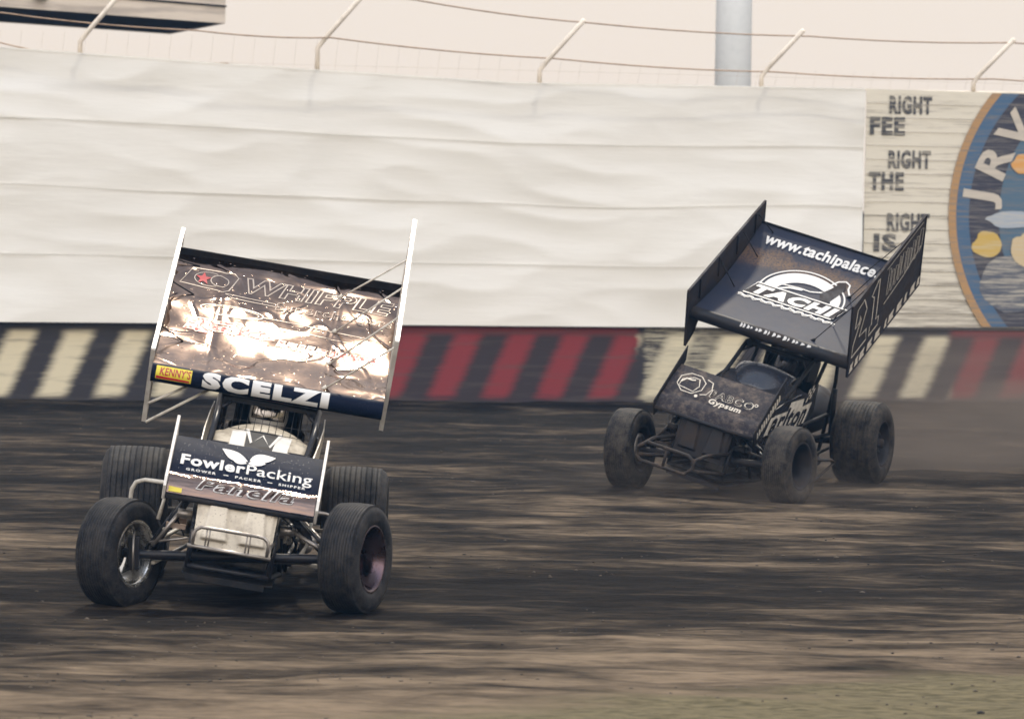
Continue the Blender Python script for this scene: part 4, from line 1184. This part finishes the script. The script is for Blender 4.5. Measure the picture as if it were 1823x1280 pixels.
    if one:
        def hf(u, v): # sloping face of the hood ahead of the cockpit
            y = 0.60 + v; q = [0.35, 0.62, 0.80, 0.88]; zt = interp(y, q, [0.74, 0.86, 0.945, 0.968])
            return Vector((u + nx * max(0, 1 - y), y, zt + hz + interp(y, [0.62, 0.80, 0.88], [0.035, 0.02, 0.03]) * (1 - (u / 0.30) ** 2) + 0.009))
        W1 = [(-0.155, 0.0), (-0.165, 0.26), (-0.075, 0.26), (-0.06, 0.0)]
        decal('race_number', art(poly2([(-0.18, 0.0), (-0.19, 0.255), (-0.10, 0.27), (-0.085, 0.0)]), poly2([(0.09, 0.0), (0.10, 0.26), (0.19, 0.27), (0.185, 0.0)])), hf, M['hood_white'], hood, 6, None, 12)
        decal('race_number_fill', poly2([(-0.08, 0.0), (-0.10, 0.28), (0.12, 0.28), (0.085, 0.0)]), lambda u, v: hf(u, v) + Vector((0, 0, -0.001)), M['matte_black'], hood, 6, None, 10)
        decal('race_number', stroke([(-0.10, 0.285), (-0.05, 0.10), (0.01, 0.22), (0.07, 0.08), (0.12, 0.28)], 0.022), lambda u, v: hf(u, v) + Vector((0, 0, 0.003)), M['hood_white'], hood, 8, None, 12)
    else:
        b = MB()   # smoked wind deflector in front of the cockpit
        b.grid(24, 12, lambda a, c: (lerp(-0.26, 0.26, a), 0.62 + 0.36 * c + 0.10 * (2 * a - 1) ** 2, 0.93 + 0.20 * math.sin(c * PI / 2) - 0.05 * (2 * a - 1) ** 2 - 0.02 * c), None, True)
        P(b, 'wind_deflector', M['glossy_black'], solid=0.006)
    # side panels
    for s in (-1, 1):
        b = MB()
        if one: pl = [(0.55, 0.46), (0.55, 0.86), (0.85, 0.99), (1.25, 1.06), (1.75, 1.10), (1.95, 0.95), (1.95, 0.48)]
        else: pl = [(-0.02, 0.42), (0.0, 0.64), (0.30, 0.80), (0.62, 0.90), (0.95, 0.96), (1.22, 0.90), (1.30, 0.55), (1.25, 0.46)]
        b.prism(pl, 0.006, lambda a_, c_, t, s=s: Vector((nx * max(0, 1 - a_) + s * lerp(0.29, 0.345, min(1, max(0, a_ / 1.0))) + t + s * 0.03 * math.sin(max(0, c_ - 0.5) * 4), a_, c_)))
        sp_ = P(b, 'side_body_panel', nose_m if one else M['glossy_black'])
        if not one and s == 1:
            fn = lambda u, v: Vector((nx * max(0, 1 - (u + 0.62)) + lerp(0.29, 0.345, min(1, max(0, (u + 0.62)))) + 0.012 + 0.03 * math.sin(max(0, v + 0.68 - 0.5) * 4), u + 0.66, v + 0.74 + 0.10 * u))
            decal('lettering_outline', art(poly2([(-0.60, -0.150), (-0.56, 0.0), (-0.50, 0.02), (-0.49, 0.12), (-0.34, 0.13), (-0.33, 0.06), (0.05, 0.07), (0.07, 0.15), (0.36, 0.15), (0.38, 0.07), (0.62, 0.08), (0.60, -0.115), (-0.44, -0.115), (-0.46, -0.150)])), fn, M['muddy_white'], sp_, 5, None, 6)
            decal('lettering', shift(text2d('Tarlton', 0.20, 0.040, 0.12, width=0.98), 0.06, 0.0), lambda u, v: fn(u, v) + Vector((0.003, 0, 0)), M['glossy_black'], sp_, 5, None, 6)
            ck = []
            for i in range(4):
                for j in range(3):
                    if (i + j) % 2 == 0: ck.append(poly2([(0.42 + i * 0.04, 0.10 + j * 0.04 + 0.01 * i), (0.46 + i * 0.04, 0.11 + j * 0.04 + 0.01 * i), (0.47 + i * 0.04, 0.15 + j * 0.04 + 0.01 * i), (0.43 + i * 0.04, 0.14 + j * 0.04 + 0.01 * i)]))
            decal('chequered_flag', art(*ck), lambda u, v: fn(u, v) + Vector((0.002, 0, 0)), M['muddy_white'], sp_)
    # ---------------- chassis cage
    ty_, tz_ = cfg['cage']
    b = MB(); t_ = 0.0175
    for s in (-1, 1):
        x0 = nx
        b.tube([(s * 0.31 + nx * .3, 0.70, 0.90), (s * 0.315, 0.95, 1.06), (s * 0.32, ty_, tz_)], 0.019)
        b.tube([(s * 0.32, ty_, tz_), (s * 0.31, 1.7, 1.26), (s * 0.30, 1.98, 1.26), (s * 0.30, 2.12, 1.0), (s * 0.30, 2.2, 0.45)], t_)
        b.tube([(s * 0.31 + nx * .3, 0.70, 0.90), (s * 0.27 + nx, 0.1, 0.60), (s * 0.25 + nx, -0.22, 0.46)], t_)
        b.tube([(s * 0.25 + nx, -0.22, 0.46), (s * 0.25 + nx, -0.22, 0.20), (s * 0.28 + nx * .6, 0.5, 0.17), (s * 0.30, 2.2, 0.18), (s * 0.30, 2.2, 0.45)], t_)
        b.tube([(s * 0.31 + nx * .3, 0.70, 0.90), (s * 0.29 + nx * .3, 0.72, 0.17)], t_)
        b.tube([(s * 0.29 + nx * .3, 0.72, 0.55), (s * 0.31, 1.25, 0.62), (s * 0.30, 2.15, 0.70)], t_)
        b.tube([(s * 0.31, 1.30, 0.17), (s * 0.31, 1.30, 0.64), (s * 0.32, 1.6, tz_ + 0.03)], t_)
        b.tube([(s * 0.30, 2.1, 0.2), (s * 0.31, 1.32, 0.62)], t_)
        b.tube([(s * 0.315, ty_ - 0.1, tz_ - 0.08), (s * 0.22, ty_, tz_)], 0.012)
        b.tube([(s * 0.26 + nx, 0.05, 0.58), (s * 0.28 + nx * .6, 0.5, 0.17)], t_)
    for y, z, w_ in ((ty_, tz_, 0.32), (1.98, 1.26, 0.30), (2.2, 0.45, 0.30), (2.2, 0.18, 0.30), (0.70, 0.90, 0.31), (1.3, 0.17, 0.31)):
        b.tube([(-w_, y, z), (w_, y, z)], t_)
    for z in (0.20, 0.46): b.tube([(nx - 0.25, -0.22, z), (nx + 0.25, -0.22, z)], t_)
    P(b, 'roll_cage', frame_m)
    b = MB()   # padding and visor strip across the top of the opening
    b.prism([(-0.31, tz_ - 0.045), (-0.31, tz_), (0.31, tz_), (0.31, tz_ - 0.045), (0.2, tz_ - 0.022), (-0.2, tz_ - 0.022)], 0.01, lambda a_, c_, t: Vector((a_, ty_ - 0.03 + t, c_)))
    P(b, 'sun_visor', M['matte_black'])
    b = MB()   # stone guard mesh
    q0, q1 = Vector((0, 0.86, 1.0)), Vector((0, ty_ - 0.02, tz_ - 0.015))
    for i in range(12):
        x = lerp(-0.26, 0.26, i / 11); b.tube([(x, q0.y, q0.z), (x, q1.y, q1.z)], 0.0020, None, 6)
    for k in (0, 0.33, 0.95):
        p_ = q0.lerp(q1, k); b.tube([(-0.29, p_.y, p_.z), (0.29, p_.y, p_.z)], 0.0022, None, 6)
    P(b, 'stone_guard', M['matte_black'])
    # floor, firewall and seat
    b = MB(); b.box(-0.28 + nx, 0.28 + nx, -0.2, 2.2, 0.145, 0.155); b.box(nx - 0.25, nx + 0.23, -0.22, -0.18, 0.115, 0.15)
    P(b, 'belly_pan', M['matte_black'] if one else M['muddy'])
    b = MB(); b.box(-0.27, 0.27, 0.98, 1.0, 0.17, 0.93); P(b, 'dashboard', M['matte_black'])
    b = MB()
    for k in range(2): pass
    ring_ = lambda z, hw_, yb, d_: [(-hw_, yb - d_, z), (-hw_ * 1.02, yb - d_ * 0.3, z), (-hw_ * 0.8, yb, z), (hw_ * 0.8, yb, z), (hw_ * 1.02, yb - d_ * 0.3, z), (hw_, yb - d_, z)]
    b.loft([ring_(0.22, 0.22, 1.88, 0.45), ring_(0.45, 0.23, 1.90, 0.40), ring_(0.75, 0.25, 1.88, 0.22), ring_(0.98, 0.24, 1.84, 0.20), ring_(1.02, 0.20, 1.82, 0.26), ring_(1.22, 0.19, 1.80, 0.26)], None, False, False, True)
    b.box(-0.2, 0.2, 1.45, 1.85, 0.20, 0.24)
    seat = P(b, 'seat', M['matte_black'], solid=0.02)
    for s in (-1, 1):
        b = MB(); b.box(s * 0.21 - 0.012, s * 0.21 + 0.012, 1.50, 1.78, 1.0, 1.18); P(b, 'head_restraint', M['matte_black'], par=seat, bevel=0.008)
    b = MB(); b.lathe([(-0.012, 0.15), (0, 0.162), (0.012, 0.15), (0, 0.138)], (0, 0, 0), 'Y', 32, None, True)
    b.tube([(-0.14, 0, 0), (0.14, 0, 0)], 0.01); b.tube([(0, 0, 0), (0, -0.1, -0.02)], 0.018)
    mwv = Matrix.Translation((0, 1.10, 0.85)) @ Matrix.Rotation(R(28), 4, 'X')
    b.v = [tuple(mwv @ Vector(v)) for v in b.v]
    P(b, 'steering_wheel', M['matte_black'])
    # engine with injector stacks and headers
    b = MB(); b.box(-0.16, 0.16, 0.12, 0.68, 0.20, 0.50); b.box(-0.25, -0.10, 0.14, 0.66, 0.42, 0.58); b.box(0.10, 0.25, 0.14, 0.66, 0.42, 0.58)
    en = P(b, 'engine', M['engine'], bevel=0.02)
    for s in (-1, 1):
        b = MB()
        for k in range(4):
            y = 0.18 + k * 0.13
            b.tube([(s * 0.24, y, 0.50), (s * 0.33, y + 0.02, 0.48), (s * 0.37, y + 0.08, 0.40), (s * 0.38, 0.85, 0.34)], 0.022)
        b.tube([(s * 0.38, 0.80, 0.34), (s * 0.40, 1.5, 0.33), (s * 0.44, 1.75, 0.33)], 0.045)
        P(b, 'exhaust_header', M['steel'] if one else M['muddy'], par=en)
    # tail tank
    b = MB()
    rings = []
    for i in range(13):
        t = i / 12; y = 2.22 + t * 0.72; k_ = math.sin(PI * (0.12 + 0.84 * t)) ** 0.6
        rings.append([(0.23 * k_ * math.cos(2 * PI * q / 24), y, 0.60 + 0.10 * t + 0.22 * k_ * math.sin(2 * PI * q / 24)) for q in range(24)])
    b.loft(rings, None, True, True, True); P(b, 'tail_tank', nose_m)
    # ---------------- front bumper
    b = MB()
    if one:
        yb = -0.55; cx = -0.065; r_ = 0.011
        hoop = [(cx - 0.225, yb, 0.355), (cx - 0.225, yb, 0.43), (cx - 0.215, yb, 0.452), (cx - 0.19, yb, 0.47), (cx - 0.15, yb, 0.472), (cx + 0.15, yb, 0.472), (cx + 0.19, yb, 0.468), (cx + 0.215, yb, 0.45), (cx + 0.225, yb, 0.425), (cx + 0.225, yb, 0.355)]
        b.tube(hoop, r_); b.tube([(cx - 0.255, yb, 0.352), (cx + 0.25, yb, 0.348)], 0.013)
        for x in (-0.15, -0.132, 0.092, 0.112): b.tube([(cx + x, yb, 0.352), (cx + x, yb, 0.472)], 0.005)
        for s in (-1, 1):
            b.tube([(cx + s * 0.225, yb, 0.38), (cx + s * 0.235, -0.35, 0.40), (nx + s * 0.25, -0.22, 0.42)], 0.012)
        P(b, 'front_bumper', M['steel'])
    else:
        yb = -0.78; cx = -0.11
        hoop = [(cx - 0.19, yb, 0.40), (cx + 0.19, yb, 0.40), (cx + 0.25, yb, 0.37), (cx + 0.26, yb, 0.31), (cx + 0.20, yb, 0.24), (cx - 0.20, yb, 0.235), (cx - 0.25, yb, 0.27), (cx - 0.26, yb, 0.34), (cx - 0.19, yb, 0.40)]
        b.tube(hoop, 0.016); b.tube([(cx, yb, 0.24), (cx, yb, 0.40)], 0.013)
        for s in (-1, 1):
            b.tube([(cx + s * 0.235, yb, 0.36), (cx + s * 0.25, -0.45, 0.40), (nx + s * 0.25, -0.22, 0.44)], 0.016)
            b.tube([(cx + s * 0.235, yb, 0.28), (nx + s * 0.25, -0.22, 0.26)], 0.016)
        P(b, 'front_bumper', M['muddy_tube'])
    # ---------------- wheels, axles (unrolled frame)
    W = {}
    for key, (wx_, wy_, r_, w_, ang, face) in cfg['wheels'].items():
        l = inv @ Vector((wx_, wy_, 0)); g = bumpz(wx_, wy_)
        c_ = Vector((l.x, l.y, g + r_ - 0.010)); W[key] = c_
        wheel(root, c_, R(ang) - yaw, r_, w_, cfg, face, 10 if r_ < 0.34 else 9, cfg.get('camber', 0), M['rim_dark'] if one and key != 'fl' else None)
    b = MB()
    fl, fr_ = W['fl'], W['fr']
    b.tube([fl + Vector((0.02, 0.0, 0)), fl + Vector((0.12, -0.02, -0.01)), fr_ + Vector((-0.12, -0.02, -0.01)), fr_ + Vector((-0.02, 0, 0))], 0.030)
    fax = b.build('front_axle', M['black'] if one else M['muddy'], root)
    for s, wv in ((1, fl), (-1, fr_)):
        b = MB()
        b.box(wv.x + s * 0.05, wv.x + s * 0.12, wv.y - 0.05, wv.y + 0.05, wv.z - 0.10, wv.z + 0.10)
        b.tube([wv + Vector((s * 0.10, 0.03, -0.04)), wv + Vector((s * 0.12, 0.16, -0.05))], 0.014)
        b.build('spindle', M['black'] if one else M['muddy'], fax, bevel=0.01)
        b = MB(); b.lathe([(-0.006, 0.05), (-0.006, 0.135), (0.006, 0.135), (0.006, 0.05)], wv + Vector((s * 0.085, 0, 0)), 'X', 40, None, True)
        b.build('brake_disc', M['steel'], fax)
    ax0 = fl.lerp(fr_, 0.5)
    CHi = CH
    def ch(x, y, z): return CHi @ Vector((x, y, z))
    for s, wv in ((-1, fl), (1, fr_)):
        at_ = wv + Vector((-s * 0.20, -0.02, 0.0))
        b = MB(); b.tube([at_ + Vector((0, 0, 0.06)), ch(nx + s * 0.27, 0.75, 0.40)], 0.013); b.tube([at_ + Vector((0, 0, -0.06)), ch(nx + s * 0.27, 0.75, 0.25)], 0.013)
        b.build('radius_rod', tube_m, root)
        b = MB(); t0 = ch(nx + s * 0.31, -0.10, 0.60); b0 = at_ + Vector((0, 0.03, 0.02))
        b.tube([b0, b0.lerp(t0, 0.45)], 0.016); b.tube([b0.lerp(t0, 0.42), t0], 0.026)
        b.tube([b0 + Vector((0.05 * s, 0.02, 0)), b0.lerp(t0, 0.8) + Vector((0.03 * s, 0.02, 0))], 0.008)
        b.build('shock_absorber', M['black'], root)
        b = MB(); b.tube([ch(nx + s * 0.27, -0.16, 0.50), ch(nx + s * 0.36, -0.16, 0.50)], 0.03); b.tube([ch(nx + s * 0.35, -0.16, 0.50), at_ + Vector((0, -0.05, 0.05))], 0.012)
        b.build('torsion_arm', M['steel'] if one else M['muddy_tube'], root)
    b = MB(); b.tube([ch(nx + 0.28, 0.5, 0.62), fl.lerp(fr_, 0.93) + Vector((0, 0.14, -0.03))], 0.011)
    b.tube([fl + Vector((0.12, 0.16, -0.05)), fr_ + Vector((-0.12, 0.16, -0.05))], 0.012)
    b.tube([fl + Vector((0.18, -0.06, 0.07)), ch(nx - 0.20, -0.18, 0.38)], 0.008)
    b.build('drag_link', M['steel'] if one else M['muddy_tube'], root)
    b = MB(); b.lathe([(-0.03, 0.0), (-0.03, 0.055), (0.0, 0.07), (0.03, 0.055), (0.03, 0.0)], (nx + 0.33, -0.02, 0.47), 'X', 24, None)
    b.tube([(nx + 0.33, -0.02, 0.47), (nx + 0.36, 0.0, 0.40), (nx + 0.34, -0.1, 0.36)], 0.014)
    P(b, 'steering_box', M['chrome'] if one else M['muddy'])
    b = MB(); b.box(nx - 0.42, nx - 0.30, -0.12, 0.0, 0.40, 0.43); b.tube([(nx - 0.40, -0.05, 0.44), (nx - 0.30, -0.05, 0.45)], 0.022)
    P(b, 'bracket', M['brass'] if one else M['muddy_tube'])
    b = MB()
    for k in range(3):
        b.tube([(nx + 0.27, -0.22, 0.58 - 0.03 * k), (nx + 0.33 + 0.03 * k, -0.20, 0.54), (nx + 0.36, -0.14 + 0.05 * k, 0.44), (nx + 0.30, -0.1, 0.30)], 0.005, None, 6)
    P(b, 'brake_hose', M['matte_black']); b = MB()
    b.tube([(nx - 0.26, -0.2, 0.6), (nx - 0.33, -0.18, 0.58), (nx - 0.37, -0.12, 0.48), (nx - 0.30, -0.1, 0.36)], 0.005, None, 6)
    P(b, 'brake_hose', M['matte_black'])
    if one:
        b = MB(); b.tube([(0.395, -0.02, 0.70), (0.385, -0.03, 0.42), (0.36, -0.04, 0.36), (0.37, -0.05, 0.33)], [0.011, 0.011, 0.016, 0.008]); P(b, 'wing_stay', M['tube_white'])
        b = MB(); b.tube([(-0.525, -0.02, 0.62), (-0.52, -0.02, 0.55), (-0.535, -0.04, 0.43)], [0.007, 0.010, 0.014]); P(b, 'wing_stay', M['tube_white'])
    # rear axle, nerf bars, rear bumper
    rl, rr = W['rl'], W['rr']
    b = MB(); b.tube([rl, rr], 0.035); b.lathe([(-0.14, 0.0), (-0.12, 0.10), (0.0, 0.15), (0.12, 0.10), (0.14, 0.0)], rl.lerp(rr, 0.48), 'X', 24, None)
    b.build('rear_axle', M['engine'] if one else M['muddy'], root)
    for s, wv in ((-1, rl), (1, rr)):
        b = MB()
        a_ = wv + Vector((-s * 0.30, 0, 0.06)); b.tube([a_, ch(s * 0.33, 1.15, 0.50)], 0.014); b.tube([a_ + Vector((0, 0, -0.12)), ch(s * 0.33, 1.15, 0.24)], 0.014)
        b.tube([a_, ch(s * 0.32, 2.1, 0.95)], 0.024)
        b.build('rear_radius_rod', frame_m, root)
    if one:
        nb_ = [(-1, [(-0.30, 0.95, 0.575), (-0.52, 1.05, 0.575), (-0.70, 1.10, 0.565), (-0.755, 1.12, 0.54), (-0.775, 1.13, 0.49), (-0.77, 1.14, 0.34), (-0.70, 1.16, 0.28), (-0.30, 1.2, 0.25)]),
               (1, [(0.30, 0.80, 0.56), (0.46, 0.85, 0.56), (0.66, 1.2, 0.50), (0.66, 1.5, 0.42), (0.32, 1.75, 0.36)])]
    else:
        nb_ = [(1, [(0.32, 0.70, 0.40), (0.55, 0.85, 0.42), (0.72, 1.20, 0.46), (0.73, 1.30, 0.44), (0.70, 0.95, 0.28), (0.60, 0.62, 0.24), (0.32, 0.50, 0.24)]),
               (-1, [(-0.32, 0.70, 0.40), (-0.6, 0.9, 0.40), (-0.72, 1.2, 0.42), (-0.72, 1.5, 0.40), (-0.32, 1.7, 0.36)])]
    for s, pts in nb_:
        b = MB(); b.tube(pts, 0.014, None, 12); P(b, 'nerf_bar', M['tube_white'] if (one and s < 0) else (M['steel'] if one else M['muddy_tube']))
    b = MB(); b.tube([(-0.3, 2.25, 0.5), (-0.32, 2.95, 0.55), (-0.25, 3.05, 0.56), (0.25, 3.05, 0.56), (0.32, 2.95, 0.55), (0.3, 2.25, 0.5)], 0.015); P(b, 'rear_bumper', tube_m)
    # driver
    driver(root.matrix_basis @ CH if False else (wc @ CH), cfg['style'], cfg['dlabel'])
    return root

def redfoil():
    m, nt, p, out = mat('red_mirror_lettering')
    v = coords(nt); bump(nt, p, noise_(nt, v, 6, 3), 1.0, 0.03)
    p.inputs['Base Color'].default_value = (0.62, 0.09, 0.08, 1); p.inputs['Metallic'].default_value = 0.5; p.inputs['Roughness'].default_value = 0.35
    return m
M['redfoil'] = redfoil()

car(dict(id=1, yaw=2.1, roll=8.8, tx=-1.635, ty=24.844, yf=1.20, zf=1.288, a=27.9, xw=-0.03, y2=-0.28, z2=0.607, b=40.7, xf=-0.055, cage=(1.28, 1.165),
         by=0.123 - 0.02, LB=1.651, hr=0.42, dr=0.75, hl=0.058, dl=0.60, fe=0.12, nx=-0.06, hoodz=0.0, tube=M['tube_white'], frame=M['black'],
         rubber=M['rubber'], rim=M['chrome'], camber=R(1.5),
         label='sprint car with crumpled mirror-foil top wing and clean white side panels, nearest the camera',
         dlabel='person in white and red helmet with mirrored visor, driving the car with the foil wing',
         style=dict(shell=M['helmet'], visor=M['visor'], stripe=M['suit_red']),
         wheels=dict(fl=(-2.37, 24.78, 0.335, 0.235, -28, -1), fr=(-0.93, 24.66, 0.335, 0.235, -21, -1),
                     rl=(-2.48, 26.95, 0.425, 0.42, 2.1, -1), rr=(-1.03, 27.05, 0.365, 0.40, 0.0, 1))))
car(dict(id=2, yaw=-21.77, roll=15.7, tx=1.679, ty=34.767, yf=0.947, zf=1.391, a=30.35, xw=-0.051, y2=-0.308, z2=0.64, b=44.4, xf=-0.02, cage=(1.2, 1.23),
         by=-0.112, LB=1.644, hr=0.62, dr=0.766, hl=0.24, dl=0.60, fe=0.0, nx=0.0, hoodz=0.03, tube=M['muddy_tube'], frame=M['matte_black'],
         rubber=M['rubber_dusty'], rim=M['muddy'], camber=R(2),
         label='mud-covered black sprint car with dark top wing, sliding in dust behind on the right',
         dlabel='person in dark helmet hidden behind the wind deflector of the muddy black car',
         style=dict(shell=M['matte_black'], visor=M['dark_visor'], stripe=M['matte_black']),
         wheels=dict(fl=(1.03, 35.0, 0.345, 0.235, -24, -1), fr=(2.36, 34.35, 0.335, 0.235, -29, -1),
                     rl=(1.75, 37.35, 0.42, 0.42, -21.8, -1), rr=(3.16, 36.55, 0.37, 0.40, -21.8, 1))))

# ------------------------------------------------------------------ dust
def dust(name, loc, size, dens, label):
    bm = bmesh.new(); bmesh.ops.create_icosphere(bm, subdivisions=3, radius=1.0)
    me = bpy.data.meshes.new(name); bm.to_mesh(me); bm.free()
    m = bpy.data.materials.new(name); m.use_nodes = True; nt = m.node_tree; nt.nodes.clear()
    out = nt.nodes.new('ShaderNodeOutputMaterial'); pv = nt.nodes.new('ShaderNodeVolumePrincipled')
    pv.inputs['Color'].default_value = (0.30, 0.255, 0.22, 1); pv.inputs['Anisotropy'].default_value = 0.2
    t = nt.nodes.new('ShaderNodeTexCoord')
    ln = nt.nodes.new('ShaderNodeVectorMath'); ln.operation = 'LENGTH'; nt.links.new(t.outputs['Object'], ln.inputs[0])
    fall = math_(nt, 'SUBTRACT', 1.0, smooth(nt, ln.outputs['Value'], 0.15, 1.0))
    mp = nt.nodes.new('ShaderNodeMapping'); mp.inputs['Scale'].default_value = (1.6, 1.6, 2.2); nt.links.new(t.outputs['Object'], mp.inputs[0])
    n = noise_(nt, mp.outputs[0], 1.3, 3, 0.6)
    d = math_(nt, 'MULTIPLY', math_(nt, 'MULTIPLY', fall, smooth(nt, n, 0.30, 0.70)), dens)
    nt.links.new(d, pv.inputs['Density']); nt.links.new(pv.outputs[0], out.inputs['Volume'])
    o = bpy.data.objects.new(name, me); C.objects.link(o); me.materials.append(m); o.location = loc; o.scale = size
    tag(o, label, 'dust', kind='stuff')
    return o
dust('dust_cloud', (5.3, 38.6, 0.35), (4.2, 3.4, 1.25), 0.75, 'brown dust trailing behind the muddy black car at right')
dust('dust_cloud', (1.9, 34.6, 0.05), (2.3, 2.0, 0.42), 0.40, 'low dust around the front wheels of the muddy black car')

# thin blue haze added over the whole track to tint blacks navy
hb = MB(); hb.box(-60, 60, -5, 120, -1.2, 12)
hm = bpy.data.materials.new('tint_haze'); hm.use_nodes = True; hnt = hm.node_tree; hnt.nodes.clear()
ho = hnt.nodes.new('ShaderNodeOutputMaterial'); hv = hnt.nodes.new('ShaderNodeVolumePrincipled')
hv.inputs['Color'].default_value = (0.26, 0.55, 1.0, 1); hv.inputs['Density'].default_value = 0.0006
hnt.links.new(hv.outputs[0], ho.inputs['Volume'])
hz_ = hb.build('haze', hm)
bm = bmesh.new(); bm.from_mesh(hz_.data); bmesh.ops.recalc_face_normals(bm, faces=bm.faces[:]); bm.to_mesh(hz_.data); bm.free()
tag(hz_, 'thin blue haze added over the track to tint the shadows', 'haze', kind='stuff')
